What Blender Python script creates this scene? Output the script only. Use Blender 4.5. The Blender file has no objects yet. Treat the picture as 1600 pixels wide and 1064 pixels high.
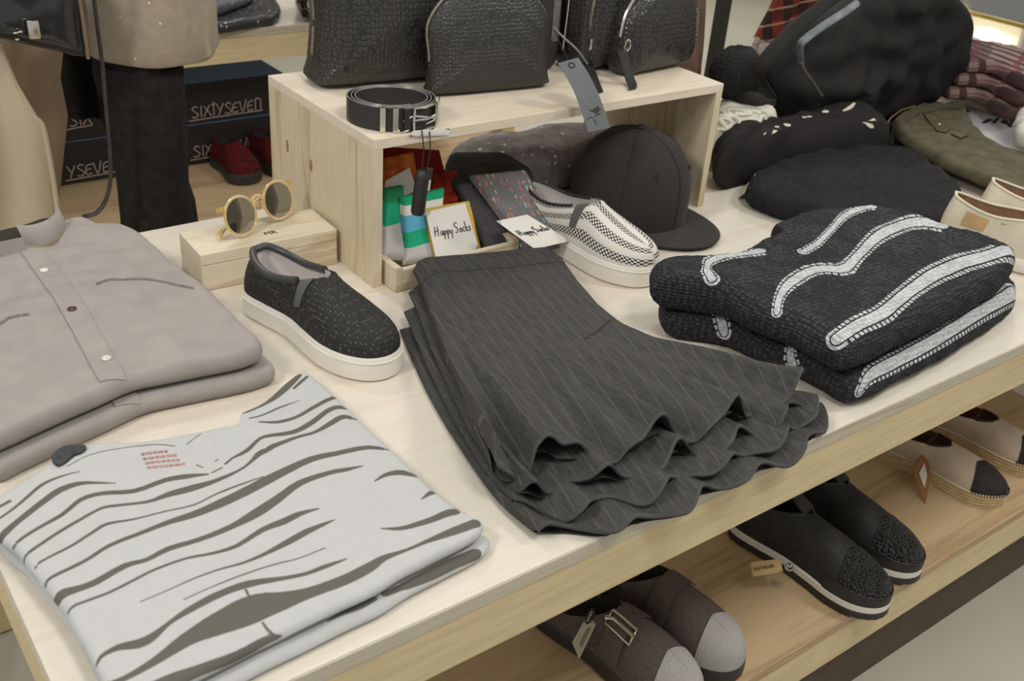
import bpy, bmesh, math, random
import numpy as np
from mathutils import Vector, Matrix, noise
from mathutils.bvhtree import BVHTree
SC = bpy.context.scene
COL = SC.collection
PI = math.pi
# ------------------------------------------------------------------ camera
CAM = Vector((-0.116, -0.710, 1.60))
FPX = 1638.75
RC = (Matrix.Rotation(-0.67643809, 3, 'Z') @ Matrix.Rotation(1.05142784, 3, 'X') @ Matrix.Rotation(0.08258699, 3, 'Z'))
cd = bpy.data.cameras.new('camera'); cam = bpy.data.objects.new('camera', cd); COL.objects.link(cam)
cam.matrix_world = Matrix.Translation(CAM) @ RC.to_4x4()
cd.sensor_width = 36.0; cd.lens = 36.0 * FPX / 1600.0; cd.clip_start = 0.02
cd.dof.use_dof = True; cd.dof.focus_distance = 1.75; cd.dof.aperture_fstop = 6.3
SC.camera = cam
# ------------------------------------------------------------------ world, lights, exposure
SC.view_settings.view_transform = 'Standard'; SC.view_settings.look = 'None'
SC.view_settings.gamma = 1.0; SC.view_settings.exposure = 0.0
wd = bpy.data.worlds.new('shop_light'); SC.world = wd; wd.use_nodes = True
wd.node_tree.nodes['Background'].inputs[0].default_value = (1.0, 0.975, 0.93, 1)
wd.node_tree.nodes['Background'].inputs[1].default_value = 0.50
def spot(name, loc, to, watts, col=(1, 0.962, 0.905), size=75, rad=0.10, blend=0.6):
    l = bpy.data.lights.new(name, 'SPOT'); l.energy = watts; l.color = col; l.spot_size = math.radians(size)
    l.spot_blend = blend; l.shadow_soft_size = rad
    o = bpy.data.objects.new(name, l); COL.objects.link(o); o.location = loc
    o.rotation_euler = (Vector(to) - Vector(loc)).to_track_quat('-Z', 'Y').to_euler()
    return o
spot('ceiling_spot_right', (2.75, -0.50, 3.05), (0.95, 0.30, 0.75), 82, rad=0.22)
spot('ceiling_spot_left', (-1.35, 0.10, 2.75), (0.7, 0.7, 0.85), 95, size=60, rad=0.25)
spot('ceiling_spot_back', (0.55, 2.30, 3.05), (0.9, 0.5, 0.75), 52, rad=0.22)
spot('front_fill_spot', (0.8, -0.98, 3.2), (0.95, 0.2, 0.6), 88, size=80, rad=0.30)  # unseen lamp, added to brighten faces turned to the camera
spot('ceiling_spot_far', (4.6, 2.4, 3.0), (3.6, 1.2, 0.8), 110, size=95, rad=0.2)
spot('ceiling_spot_aisle', (2.2, 3.4, 3.0), (1.6, 2.6, 0.5), 70, size=90, rad=0.2)
spot('rear_floor_fill_spot', (4.6, 4.2, 3.0), (4.4, 3.4, 0.0), 260, size=110, rad=0.2)  # unseen lamp, added to lift the dark background floor
# ------------------------------------------------------------------ geometry helpers
def ray(px, py):
    return RC @ Vector(((px - 800) / FPX, -(py - 532) / FPX, -1.0))
def at(px, py, z):                                   # point of the photo on a horizontal plane
    d = ray(px, py); return CAM + d * ((z - CAM.z) / d.z)
def aty(px, py, y):
    d = ray(px, py); return CAM + d * ((y - CAM.y) / d.y)
def atx(px, py, x):
    d = ray(px, py); return CAM + d * ((x - CAM.x) / d.x)
def lin(c):
    return tuple((v / 255 / 12.92) if v / 255 <= 0.04045 else ((v / 255 + 0.055) / 1.055) ** 2.4 for v in c)
def ats(pts, z): return [at(x, y, z).to_2d() for x, y in pts]
def catmull(P, n=8, closed=False):
    P = [Vector(p) for p in P]; out = []; m = len(P)
    for i in range(m if closed else m - 1):
        if closed: a, b, c, d = P[(i - 1) % m], P[i], P[(i + 1) % m], P[(i + 2) % m]
        else: a, b, c, d = P[max(i - 1, 0)], P[i], P[i + 1], P[min(i + 2, m - 1)]
        for k in range(n):
            t = k / n
            out.append(0.5 * ((2 * b) + (c - a) * t + (2 * a - 5 * b + 4 * c - d) * t * t + (3 * b - a - 3 * c + d) * t ** 3))
    if not closed: out.append(P[-1])
    return out
def resample(P, n, closed=False):
    A = np.array([tuple(p) for p in P], float)
    if closed: A = np.vstack([A, A[:1]])
    s = np.concatenate([[0], np.cumsum(np.linalg.norm(np.diff(A, axis=0), axis=1))])
    t = np.linspace(0, s[-1], n + 1)[:-1] if closed else np.linspace(0, s[-1], n)
    return np.stack([np.interp(t, s, A[:, k]) for k in range(A.shape[1])], 1)
class G:                                             # collects geometry of ONE mesh
    def __init__(s): s.v = []; s.f = []
    def add(s, v, f):
        o = len(s.v); s.v += [tuple(float(c) for c in p) for p in v]; s.f += [tuple(i + o for i in q) for q in f]; return s
    def box(s, c, d, rz=0, bev=0.0, M=None):
        bm = bmesh.new(); bmesh.ops.create_cube(bm, size=1)
        for v in bm.verts: v.co = Vector((v.co.x * d[0], v.co.y * d[1], v.co.z * d[2]))
        if bev: bmesh.ops.bevel(bm, geom=bm.edges[:], offset=bev, segments=2, affect='EDGES', profile=0.6)
        T = M if M is not None else Matrix.Translation(Vector(c)) @ Matrix.Rotation(rz, 4, 'Z')
        bm.verts.index_update()
        s.add([T @ v.co for v in bm.verts], [[v.index for v in f.verts] for f in bm.faces]); bm.free(); return s
    def tube(s, path, r, n=8, closed=False, flat=1.0, up=None):
        P = [Vector(p) for p in path]; m = len(P); V = []; F = []
        rr = r if hasattr(r, '__len__') else [r] * m
        ref = None
        for i, p in enumerate(P):
            a = P[(i - 1) % m] if closed else P[max(i - 1, 0)]; b = P[(i + 1) % m] if closed else P[min(i + 1, m - 1)]
            t = (b - a)
            t = t.normalized() if t.length > 1e-9 else Vector((0, 0, 1))
            if up is not None: ref = Vector(up)
            elif ref is None: ref = Vector((0, 0, 1)) if abs(t.z) < 0.9 else Vector((1, 0, 0))
            x = t.cross(ref); x = x.normalized() if x.length > 1e-6 else t.orthogonal().normalized()
            y = x.cross(t).normalized()
            if up is None: ref = y
            for k in range(n):
                g = 2 * PI * k / n; V.append(p + x * math.cos(g) * rr[i] + y * math.sin(g) * rr[i] * flat)
        for i in range(m if closed else m - 1):
            for k in range(n):
                j = (i + 1) % m; F.append((i * n + k, i * n + (k + 1) % n, j * n + (k + 1) % n, j * n + k))
        if not closed: F.append(tuple(range(n))[::-1]); F.append(tuple((m - 1) * n + k for k in range(n)))
        return s.add(V, F)
    def rings(s, R, closed=True, cap0=False, cap1=False):
        n = len(R[0]); V = [p for r in R for p in r]; F = []
        for i in range(len(R) - 1):
            for k in range(n if closed else n - 1):
                F.append((i * n + k, i * n + (k + 1) % n, (i + 1) * n + (k + 1) % n, (i + 1) * n + k))
        if cap0: F.append(tuple(range(n))[::-1])
        if cap1: F.append(tuple((len(R) - 1) * n + k for k in range(n)))
        return s.add(V, F)
    def lathe(s, prof, c, n=24, M=None, cap0=False, cap1=False):
        T = M if M is not None else Matrix.Translation(Vector(c))
        return s.rings([[T @ Vector((r * math.cos(2 * PI * k / n), r * math.sin(2 * PI * k / n), z)) for k in range(n)] for r, z in prof], True, cap0, cap1)
    def prism(s, outl, d0, d1, M):                   # outline in local XY, from local z d0 to d1
        n = len(outl)
        a = [M @ Vector((p[0], p[1], d0)) for p in outl]; b = [M @ Vector((p[0], p[1], d1)) for p in outl]
        return s.rings([a, b], True, True, True)
    def sheet(s, grid, th=0.002):                    # grid[i][j] of points -> thick sheet
        A = np.array([[tuple(p) for p in r] for r in grid], float); m, n = A.shape[:2]
        du = np.gradient(A, axis=0); dv = np.gradient(A, axis=1); N = np.cross(du, dv)
        N /= np.maximum(np.linalg.norm(N, axis=2, keepdims=True), 1e-12)
        V = np.vstack([(A + N * th / 2).reshape(-1, 3), (A - N * th / 2).reshape(-1, 3)]); o = m * n; F = []
        I = lambda i, j: i * n + j
        for i in range(m - 1):
            for j in range(n - 1):
                F.append((I(i, j), I(i + 1, j), I(i + 1, j + 1), I(i, j + 1)))
                F.append((o + I(i, j), o + I(i, j + 1), o + I(i + 1, j + 1), o + I(i + 1, j)))
        for i in range(m - 1):
            F.append((I(i, 0), o + I(i, 0), o + I(i + 1, 0), I(i + 1, 0))); F.append((I(i, n - 1), I(i + 1, n - 1), o + I(i + 1, n - 1), o + I(i, n - 1)))
        for j in range(n - 1):
            F.append((I(0, j), I(0, j + 1), o + I(0, j + 1), o + I(0, j))); F.append((I(m - 1, j), o + I(m - 1, j), o + I(m - 1, j + 1), I(m - 1, j + 1)))
        return s.add(V, F)
    def bvh(s): return BVHTree.FromPolygons([Vector(p) for p in s.v], s.f)
def obj(name, g, m, parent=None, local=False, smooth=True, attr=None, angle=40):
    V = [Vector(p) for p in g.v]
    if parent is not None and not local:
        b = parent
        off = Vector((0, 0, 0))
        while b is not None: off += b.location; b = b.parent
        V = [p - off for p in V]
    loc = Vector((0, 0, 0))
    if parent is None and not local:                 # a thing of one mesh: origin at the middle of its base
        lo = Vector([min(p[k] for p in V) for k in range(3)]); hi = Vector([max(p[k] for p in V) for k in range(3)])
        loc = Vector(((lo.x + hi.x) / 2, (lo.y + hi.y) / 2, lo.z)); V = [p - loc for p in V]
    me = bpy.data.meshes.new(name); me.from_pydata(V, [], g.f)
    if smooth:
        me.polygons.foreach_set('use_smooth', [True] * len(me.polygons))
    me.materials.append(m)
    if attr is not None:
        for k_, v_ in (attr if isinstance(attr, dict) else {'print': attr}).items():
            a = me.attributes.new(k_, 'FLOAT', 'POINT'); a.data.foreach_set('value', np.asarray(v_, np.float32))
    me.update()
    if smooth and angle:
        try: me.set_sharp_from_angle(angle=math.radians(angle))
        except Exception: pass
    o = bpy.data.objects.new(name, me); COL.objects.link(o); o.location = loc
    if parent is not None: o.parent = parent
    return o
def tag(o, label, cat, group=None, kind=None):
    o['label'] = label; o['category'] = cat
    if group: o['group'] = group
    if kind: o['kind'] = kind
    return o
def thing(name, label, cat, loc=(0, 0, 0), rz=0, group=None):
    o = bpy.data.objects.new(name, None); COL.objects.link(o); o.empty_display_size = 0.05
    o.location = loc; o.rotation_euler = (0, 0, rz)
    return tag(o, label, cat, group)
def struct(name, g, m):
    o = obj(name, g, m, smooth=False); o['kind'] = 'structure'; return o
def dup(root, loc, rz, label, group=None):
    r = root.copy(); COL.objects.link(r); r.location = loc; r.rotation_euler = (0, 0, rz); r['label'] = label
    if group: r['group'] = group
    def kids(a, b):
        for ch in list(a.children):
            if ch == b: continue
            c = ch.copy(); COL.objects.link(c); c.parent = b; c.matrix_parent_inverse = ch.matrix_parent_inverse.copy(); kids(ch, c)
    kids(root, r); return r
def nz(x, y, z=0.0): return noise.noise(Vector((x, y, z)))
# ------------------------------------------------------------------ materials
def base(name, rough=0.7, spec=0.3, metal=0.0):
    m = bpy.data.materials.new(name); m.use_nodes = True; nt = m.node_tree; b = nt.nodes['Principled BSDF']
    b.inputs['Roughness'].default_value = rough; b.inputs['Specular IOR Level'].default_value = spec; b.inputs['Metallic'].default_value = metal
    return m, nt, b
def N(nt, typ, **kw):
    n = nt.nodes.new(typ)
    for k, v in kw.items():
        if k.startswith('i_'): n.inputs[k[2:].replace('_', ' ')].default_value = v
        else: setattr(n, k, v)
    return n
def coords(nt, scale=(1, 1, 1), rot=(0, 0, 0)):
    t = N(nt, 'ShaderNodeTexCoord'); mp = N(nt, 'ShaderNodeMapping'); mp.inputs['Scale'].default_value = scale; mp.inputs['Rotation'].default_value = rot
    nt.links.new(t.outputs['Object'], mp.inputs['Vector']); return mp.outputs['Vector']
def ramp(nt, fac, stops):
    r = N(nt, 'ShaderNodeValToRGB'); e = r.color_ramp.elements
    e[0].position, e[0].color = stops[0][0], (*stops[0][1], 1); e[1].position, e[1].color = stops[-1][0], (*stops[-1][1], 1)
    for p, c in stops[1:-1]:
        x = e.new(p); x.color = (*c, 1)
    nt.links.new(fac, r.inputs['Fac']); return r.outputs['Color']
def mixc(nt, fac, a, b):
    n = N(nt, 'ShaderNodeMix', data_type='RGBA')
    for sock, v in ((n.inputs[0], fac), (n.inputs[6], a), (n.inputs[7], b)):
        if hasattr(v, 'is_linked'): nt.links.new(v, sock)
        elif isinstance(v, tuple): sock.default_value = (*v, 1) if len(v) == 3 else v
        else: sock.default_value = v
    return n.outputs[2]
def math_(nt, op, a, b=0.0):
    n = N(nt, 'ShaderNodeMath', operation=op)
    for i, v in enumerate((a, b)):
        if hasattr(v, 'is_linked'): nt.links.new(v, n.inputs[i])
        else: n.inputs[i].default_value = v
    return n.outputs[0]
def bump(nt, b, h, strength=0.3, dist=0.002):
    n = N(nt, 'ShaderNodeBump'); n.inputs['Strength'].default_value = strength; n.inputs['Distance'].default_value = dist
    nt.links.new(h, n.inputs['Height']); nt.links.new(n.outputs['Normal'], b.inputs['Normal'])
def plain(name, col, rough=0.6, spec=0.4, metal=0.0, var=0.12, vscale=30, bmp=0.0, bscale=400, trans=0.0, sheen=0.0, stretch=(1, 1, 1)):
    m, nt, b = base(name, rough, spec, metal); c = lin(col); v = coords(nt, stretch)
    n = N(nt, 'ShaderNodeTexNoise'); n.inputs['Scale'].default_value = vscale; n.inputs['Detail'].default_value = 4; nt.links.new(v, n.inputs['Vector'])
    lo = tuple(x * (1 - var) for x in c); hi = tuple(min(1, x * (1 + var)) for x in c)
    nt.links.new(ramp(nt, n.outputs['Fac'], [(0.3, lo), (0.7, hi)]), b.inputs['Base Color'])
    if bmp:
        k = N(nt, 'ShaderNodeTexNoise'); k.inputs['Scale'].default_value = bscale; k.inputs['Detail'].default_value = 3; nt.links.new(v, k.inputs['Vector'])
        bump(nt, b, k.outputs['Fac'], bmp, 0.002)
    if trans: b.inputs['Transmission Weight'].default_value = trans
    if sheen: b.inputs['Sheen Weight'].default_value = sheen; b.inputs['Sheen Roughness'].default_value = 0.5
    return m
def wood(name, light, dark, axis='x', scale=1.0, contrast=0.5, rough=0.55, knots=0.25, fine=0.5):
    m, nt, b = base(name, rough, 0.3)
    k = {'x': (1.1, 14, 14), 'y': (14, 1.1, 14), 'z': (14, 14, 1.1)}[axis]
    v = coords(nt, tuple(x * scale for x in k))
    n = N(nt, 'ShaderNodeTexNoise'); n.inputs['Scale'].default_value = 1.0; n.inputs['Detail'].default_value = 6; n.inputs['Roughness'].default_value = 0.6; n.inputs['Distortion'].default_value = 0.9
    nt.links.new(v, n.inputs['Vector'])
    L, D = lin(light), lin(dark); mid = tuple(L[i] * (1 - contrast) + D[i] * contrast for i in range(3))
    c = ramp(nt, n.outputs['Fac'], [(0.30, L), (0.52, L), (0.60, mid), (0.66, L), (0.78, D)])
    v2 = coords(nt, tuple(x * scale * 9 for x in k)); f = N(nt, 'ShaderNodeTexNoise'); f.inputs['Scale'].default_value = 1.0; f.inputs['Detail'].default_value = 3; nt.links.new(v2, f.inputs['Vector'])
    fr = ramp(nt, f.outputs['Fac'], [(0.35, tuple(1 - 0.16 * fine for _ in range(3))), (0.6, (1, 1, 1))])
    mul = N(nt, 'ShaderNodeMix', data_type='RGBA', blend_type='MULTIPLY'); mul.inputs[0].default_value = 1; nt.links.new(c, mul.inputs[6]); nt.links.new(fr, mul.inputs[7])
    kv = coords(nt, tuple(x * scale * (1.6 if x < 2 else 0.36) for x in k)); vo = N(nt, 'ShaderNodeTexVoronoi'); vo.inputs['Scale'].default_value = 1.6; vo.inputs['Randomness'].default_value = 1.0; nt.links.new(kv, vo.inputs['Vector'])
    kf = ramp(nt, vo.outputs['Distance'], [(0.03, (knots * 3,) * 3), (0.13, (0, 0, 0))])
    col = mixc(nt, kf, mul.outputs[2], tuple(x * 0.55 for x in D))
    nt.links.new(col, b.inputs['Base Color']); bump(nt, b, f.outputs['Fac'], 0.08, 0.001)
    return m
def printed(name, basecol, inkcol, rough=0.85, weave=900, bm=0.25, var=0.025):
    m, nt, b = base(name, rough, 0.15); v = coords(nt)
    n = N(nt, 'ShaderNodeTexNoise'); n.inputs['Scale'].default_value = 60; n.inputs['Detail'].default_value = 5; nt.links.new(v, n.inputs['Vector'])
    c = lin(basecol); i = lin(inkcol)
    bc = ramp(nt, n.outputs['Fac'], [(0.3, tuple(x * (1 - var) for x in c)), (0.7, tuple(x * (1 + var) for x in c))])
    a = N(nt, 'ShaderNodeAttribute', attribute_name='print')
    fac = ramp(nt, a.outputs['Fac'], [(0.46, (0, 0, 0)), (0.54, (1, 1, 1))])
    nt.links.new(mixc(nt, fac, bc, i), b.inputs['Base Color'])
    w = N(nt, 'ShaderNodeTexNoise'); w.inputs['Scale'].default_value = weave; nt.links.new(v, w.inputs['Vector']); bump(nt, b, w.outputs['Fac'], bm, 0.001)
    return m
def pinstripe(name, col, line, period=0.021, rot=0.0, wid=0.035):
    m, nt, b = base(name, 0.8, 0.2); v = coords(nt, (1, 1, 1), (0, 0, rot)); s = N(nt, 'ShaderNodeSeparateXYZ'); nt.links.new(v, s.inputs[0])
    f = math_(nt, 'FRACT', math_(nt, 'DIVIDE', s.outputs['X'], period)); k = math_(nt, 'LESS_THAN', f, wid * 1.6)
    n = N(nt, 'ShaderNodeTexNoise'); n.inputs['Scale'].default_value = 500; nt.links.new(v, n.inputs['Vector'])
    n2 = N(nt, 'ShaderNodeTexNoise'); n2.inputs['Scale'].default_value = 260; n2.inputs['Detail'].default_value = 3; nt.links.new(coords(nt, (1, 0.12, 1), (0, 0, rot)), n2.inputs['Vector'])
    c = lin(col); bc = ramp(nt, n2.outputs['Fac'], [(0.3, tuple(x * 0.75 for x in c)), (0.7, tuple(x * 1.25 for x in c))])
    nt.links.new(mixc(nt, math_(nt, 'MULTIPLY', k, 0.8), bc, lin(line)), b.inputs['Base Color']); bump(nt, b, n.outputs['Fac'], 0.2, 0.001)
    return m
def inv(nt, s): return math_(nt, 'SUBTRACT', 1.0, s)
def knit(name, col, hi, scale=(150, 105, 190), printcol=None):
    m, nt, b = base(name, 0.9, 0.15); v = coords(nt, scale, (0, 0, 0.05))
    vo = N(nt, 'ShaderNodeTexVoronoi'); vo.inputs['Scale'].default_value = 1; vo.inputs['Randomness'].default_value = 0.35; nt.links.new(v, vo.inputs['Vector'])
    h = math_(nt, 'SUBTRACT', 1.0, vo.outputs['Distance'])
    c = ramp(nt, vo.outputs['Distance'], [(0.10, lin(hi)), (0.55, lin(col))])  # stitch highlights painted in as paler cell centres
    if printcol:
        a = N(nt, 'ShaderNodeAttribute', attribute_name='across').outputs['Fac']; al = N(nt, 'ShaderNodeAttribute', attribute_name='along').outputs['Fac']; pc = lin(printcol)
        mid_ = math_(nt, 'LESS_THAN', a, 0.54); dot = math_(nt, 'MULTIPLY', math_(nt, 'MULTIPLY', math_(nt, 'GREATER_THAN', a, 0.69), math_(nt, 'LESS_THAN', a, 1.0)), math_(nt, 'LESS_THAN', math_(nt, 'FRACT', math_(nt, 'DIVIDE', al, 0.0115)), 0.66))
        pcol = ramp(nt, vo.outputs['Distance'], [(0.25, pc), (0.75, tuple(x * 0.55 for x in pc))])
        c = mixc(nt, math_(nt, 'MAXIMUM', mid_, dot), c, pcol)
    nt.links.new(c, b.inputs['Base Color']); bump(nt, b, h, 0.9, 0.004)
    return m
def snake(name, col, gap, scale=150, rough=0.28, stretch=(1, 1, 0.8)):
    m, nt, b = base(name, rough, 0.5); v = coords(nt, stretch)
    vo = N(nt, 'ShaderNodeTexVoronoi', feature='DISTANCE_TO_EDGE'); vo.inputs['Scale'].default_value = scale; vo.inputs['Randomness'].default_value = 0.55; nt.links.new(v, vo.inputs['Vector'])
    e = ramp(nt, vo.outputs['Distance'], [(0.03, (0, 0, 0)), (0.16, (1, 1, 1))])
    nt.links.new(mixc(nt, e, lin(gap), lin(col)), b.inputs['Base Color']); bump(nt, b, ramp(nt, vo.outputs['Distance'], [(0.0, (0, 0, 0)), (0.30, (1, 1, 1))]), 0.5, 0.0015)
    return m
def sequin(name, col, dot, scale=90, thr=0.14, rough=0.6, dens=0.5, var=0.3):
    m, nt, b = base(name, rough, 0.4); v = coords(nt)
    vo = N(nt, 'ShaderNodeTexVoronoi'); vo.inputs['Scale'].default_value = scale; nt.links.new(v, vo.inputs['Vector'])
    d = math_(nt, 'LESS_THAN', vo.outputs['Distance'], thr); s = N(nt, 'ShaderNodeSeparateColor'); nt.links.new(vo.outputs['Color'], s.inputs[0])
    k = math_(nt, 'MULTIPLY', d, math_(nt, 'LESS_THAN', s.outputs[0], dens))
    n = N(nt, 'ShaderNodeTexNoise'); n.inputs['Scale'].default_value = 40; n.inputs['Detail'].default_value = 5; nt.links.new(v, n.inputs['Vector']); c = lin(col)
    bc = ramp(nt, n.outputs['Fac'], [(0.3, tuple(x * (1 - var) for x in c)), (0.7, tuple(x * (1 + var) for x in c))])
    nt.links.new(mixc(nt, k, bc, lin(dot)), b.inputs['Base Color'])
    r = N(nt, 'ShaderNodeMapRange'); r.inputs[3].default_value = rough; r.inputs[4].default_value = 0.2; nt.links.new(k, r.inputs[0]); nt.links.new(r.outputs[0], b.inputs['Roughness'])
    bump(nt, b, n.outputs['Fac'], 0.2, 0.003); return m
M = {}
M['top'] = wood('pale_pine_top', (220, 213, 198), (210, 190, 168), 'x', 1.0, 0.35, knots=0.06, fine=0.25)
M['ply_edge'] = wood('grey_ply_edge', (206, 198, 178), (172, 152, 122), 'x', 1.6, 0.5, knots=0.0)
M['apron'] = wood('apron_ply', (226, 206, 164), (206, 180, 136), 'x', 0.8, 0.25, knots=0.05, fine=0.8)
M['shelf'] = wood('shaded_shelf_pine', (204, 178, 140), (150, 112, 76), 'x', 0.8, 0.45, knots=0.30)  # wood colour darkened to carry shade under the tabletop
M['crate_side'] = wood('crate_pine_side', (216, 202, 174), (178, 152, 108), 'z', 1.3, 0.6, knots=0.22)
M['crate_top'] = wood('crate_pine_top', (228, 216, 196), (206, 184, 154), 'x', 1.0, 0.3, knots=0.05)
M['box_wood'] = wood('box_pine', (222, 210, 186), (180, 154, 116), 'x', 1.3, 0.6, knots=0.0)
M['dark_plinth'] = plain('brown_plinth', (88, 76, 64), 0.7, 0.3)
M['floor'] = plain('pale_concrete', (176, 172, 156), 0.45, 0.4, var=0.05, vscale=3)
M['wall'] = plain('greige_wall', (190, 182, 170), 0.8, 0.2, var=0.03, vscale=2)
M['black'] = plain('black_cloth', (54, 52, 50), 0.85, 0.15, var=0.2, vscale=60, bmp=0.25, bscale=700)
M['black_gloss'] = plain('black_gloss', (40, 39, 39), 0.18, 0.55, var=0.1)
M['black_satin'] = plain('black_satin', (48, 46, 45), 0.45, 0.45, var=0.1, bmp=0.15, bscale=120)
M['silver'] = plain('silver_metal', (215, 210, 200), 0.22, 0.5, 1.0, var=0.03)
M['white_card'] = plain('white_card', (222, 219, 212), 0.7, 0.2, var=0.02)
M['ink'] = plain('dark_ink', (60, 58, 56), 0.7, 0.2, var=0.02)
M['rubber_white'] = plain('white_rubber', (232, 227, 217), 0.5, 0.35, var=0.03, bmp=0.05)
M['grey_shirt'] = plain('grey_twill', (158, 152, 147), 0.9, 0.1, var=0.07, vscale=25, bmp=0.3, bscale=500)
M['dark_in'] = plain('dark_shirt_lining', (62, 57, 54), 0.9, 0.1)
M['string_black'] = plain('black_string', (40, 40, 40), 0.6, 0.3)
M['string_white'] = plain('white_string', (225, 222, 214), 0.6, 0.3)
# ------------------------------------------------------------------ setting
T = 0.75; SH = 0.25
struct('floor', G().box((3.0, 2.0, -0.02), (11.0, 9.0, 0.04)), M['floor'])
struct('wall_back', G().box((3.0, 6.05, 1.6), (11.0, 0.1, 3.2)), M['wall'])
struct('wall_right', G().box((8.05, 2.0, 1.6), (0.1, 8.0, 3.2)), M['wall'])
# ------------------------------------------------------------------ display tables
def display_table(x0, x1, y0, y1, label, group, shelf=True, out=0.0):
    t = thing('display_table', label, 'table', (x0, y0, 0), 0, group); cx, cy = (x0 + x1) / 2, (y0 + y1) / 2; w, d = x1 - x0, y1 - y0
    top = obj('tabletop', G().box((cx, cy, T - 0.012), (w, d, 0.024), bev=0.0015), M['top'], t, smooth=False)
    obj('plywood_edge', G().box((cx, y0 - 0.0006, T - 0.0125), (w - 0.003, 0.0014, 0.0205)), M['ply_edge'], top, smooth=False)
    zc, zh = (0.648 + 0.7255) / 2, 0.0775
    obj('apron', G().box((cx, y0 + 0.012, zc), (w, 0.024, zh), bev=0.001), M['apron'], t, smooth=False)
    obj('apron', G().box((cx, y1 - 0.012, zc), (w, 0.024, zh), bev=0.001), M['apron'], t, smooth=False)
    for x in (x0 + 0.012, x1 - 0.012):
        obj('apron', G().box((x, cy, zc), (0.024, d - 0.05, zh), bev=0.001), M['apron'], t, smooth=False)
    for x in (x0 + 0.06, x1 - 0.06):
        for y in (y0 + 0.06, y1 - 0.06):
            obj('leg', G().box((x, y, 0.326), (0.06, 0.06, 0.644), bev=0.002), M['apron'], t, smooth=False)
    if shelf:
        sd = d - 0.02 + out; y0 = y0 - out
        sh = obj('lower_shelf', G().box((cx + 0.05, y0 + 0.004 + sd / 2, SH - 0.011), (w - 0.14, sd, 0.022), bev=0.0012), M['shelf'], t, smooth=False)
        obj('shelf_lip', G().box((cx + 0.05, y0 + 0.016, 0.189), (w - 0.14, 0.024, 0.078), bev=0.001), M['apron'], t, smooth=False)
        obj('plinth', G().box((cx + 0.05, y0 + 0.03, 0.0745), (w - 0.14, 0.022, 0.149)), M['dark_plinth'], t, smooth=False)
    return t
display_table(0.0, 2.36, 0.0, 1.122, 'long pale wooden display table with folded clothes on top and shoes on its lower shelf', 'wooden display tables')
display_table(2.37, 4.3, 0.0, 1.122, 'pale wooden display table at right edge carrying olive jeans and the plaid scarves', 'wooden display tables', shelf=False)
display_table(-0.6, 2.4, 2.45, 3.5, 'pale wooden display table in the background with dark boxes on its lower shelf', 'wooden display tables', out=0.30)
# ------------------------------------------------------------------ plywood crate
CX0, CX1, CY0, CY1, CZ = 0.7095, 1.530, 0.7178, 1.115, 1.020
th = 0.0175; M['knot'] = plain('knot_brown', (158, 128, 94), 0.6, 0.2, var=0.3, vscale=200)
t = thing('wooden_crate', 'open fronted pale plywood crate on the table carrying black snakeskin bags', 'crate', (CX0, CY0, T))
obj('top_board', G().box(((CX0 + CX1) / 2, (CY0 + CY1) / 2, CZ - th / 2), (CX1 - CX0, CY1 - CY0, th), bev=0.0012), M['crate_top'], t, smooth=False)
for x in (CX0 + th / 2, CX1 - th / 2):
    obj('side_board', G().box((x, (CY0 + CY1) / 2, (T + CZ - th) / 2), (th, CY1 - CY0, CZ - th - T), bev=0.0012), M['crate_side'], t, smooth=False)
for y, z in ((0.868 + 0.013, 0.905), (0.795 - 0.01, 0.899)):
    g = G().lathe([(0.0, 0.0), (0.0075, 0.0)], (0, 0, 0), 14, Matrix.Translation((CX0 - 0.0007, y + 0.16, z)) @ Matrix.Rotation(-PI / 2, 4, 'Y') @ Matrix.Diagonal((1.6, 0.62, 1, 1)))
    obj('wood_knot', g, M['knot'], t)
# ------------------------------------------------------------------ folded cloth
def slab(outl, z0, thk, edge=0.012, n=260, m=40, amp=0.0025, freq=9.0, cen=None, fz=None, jit=0.002, seed=0.0, smooth=4, dome=0.0, side=7):
    O = resample(catmull(outl, smooth, True) if smooth > 1 else outl, n, True)
    c = np.array(cen) if cen is not None else O.mean(0)
    if jit:
        for i in range(n):
            d = O[i] - c; O[i] += d / np.linalg.norm(d) * jit * nz(O[i][0] * 22, O[i][1] * 22, seed)
    D = O - c; L = np.linalg.norm(D, axis=1)
    rs = []                                          # (inset, height 0..1)
    for k in range(side):
        a = -PI / 2 + PI * k / (side - 1); rs.append((edge * (1 - math.cos(a)), 0.5 + 0.5 * math.sin(a)))
    V = []; F = []
    lm = float(L.mean())
    for ins, h in rs:
        P = c + D * np.maximum(0.05, 1 - ins / L)[:, None]; V += [(p[0], p[1], h) for p in P]
    for k in range(1, m):
        f = 1 - (k / m); P = c + D * (np.maximum(0.05, 1 - edge / L) * f)[:, None]; V += [(p[0], p[1], 1.0 + dome * (1 - f * f) / max(thk, 1e-6)) for p in P]
    R = side + m - 1
    V.append((c[0], c[1], 1.0 + dome / max(thk, 1e-6))); V.append((c[0], c[1], 0.0))
    for r in range(R - 1):
        for i in range(n): F.append((r * n + i, r * n + (i + 1) % n, (r + 1) * n + (i + 1) % n, (r + 1) * n + i))
    top, bot = R * n, R * n + 1
    for i in range(n):
        F.append(((R - 1) * n + i, (R - 1) * n + (i + 1) % n, top)); F.append((bot, (i + 1) % n, i))
    g = G(); out = []
    for x, y, h in V:
        z = z0 + h * thk
        w = min(1.0, max(0.0, h))
        z += w * amp * (nz(x * freq, y * freq, seed) + 0.5 * nz(x * freq * 2.3, y * freq * 2.3, seed + 7))
        if fz: z += w * fz(x, y)
        out.append((x, y, z))
    g.add(out, F); return g
def hit(bv, px, py):
    d = ray(px, py).normalized(); h = bv.ray_cast(CAM, d); return h[0]
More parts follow.
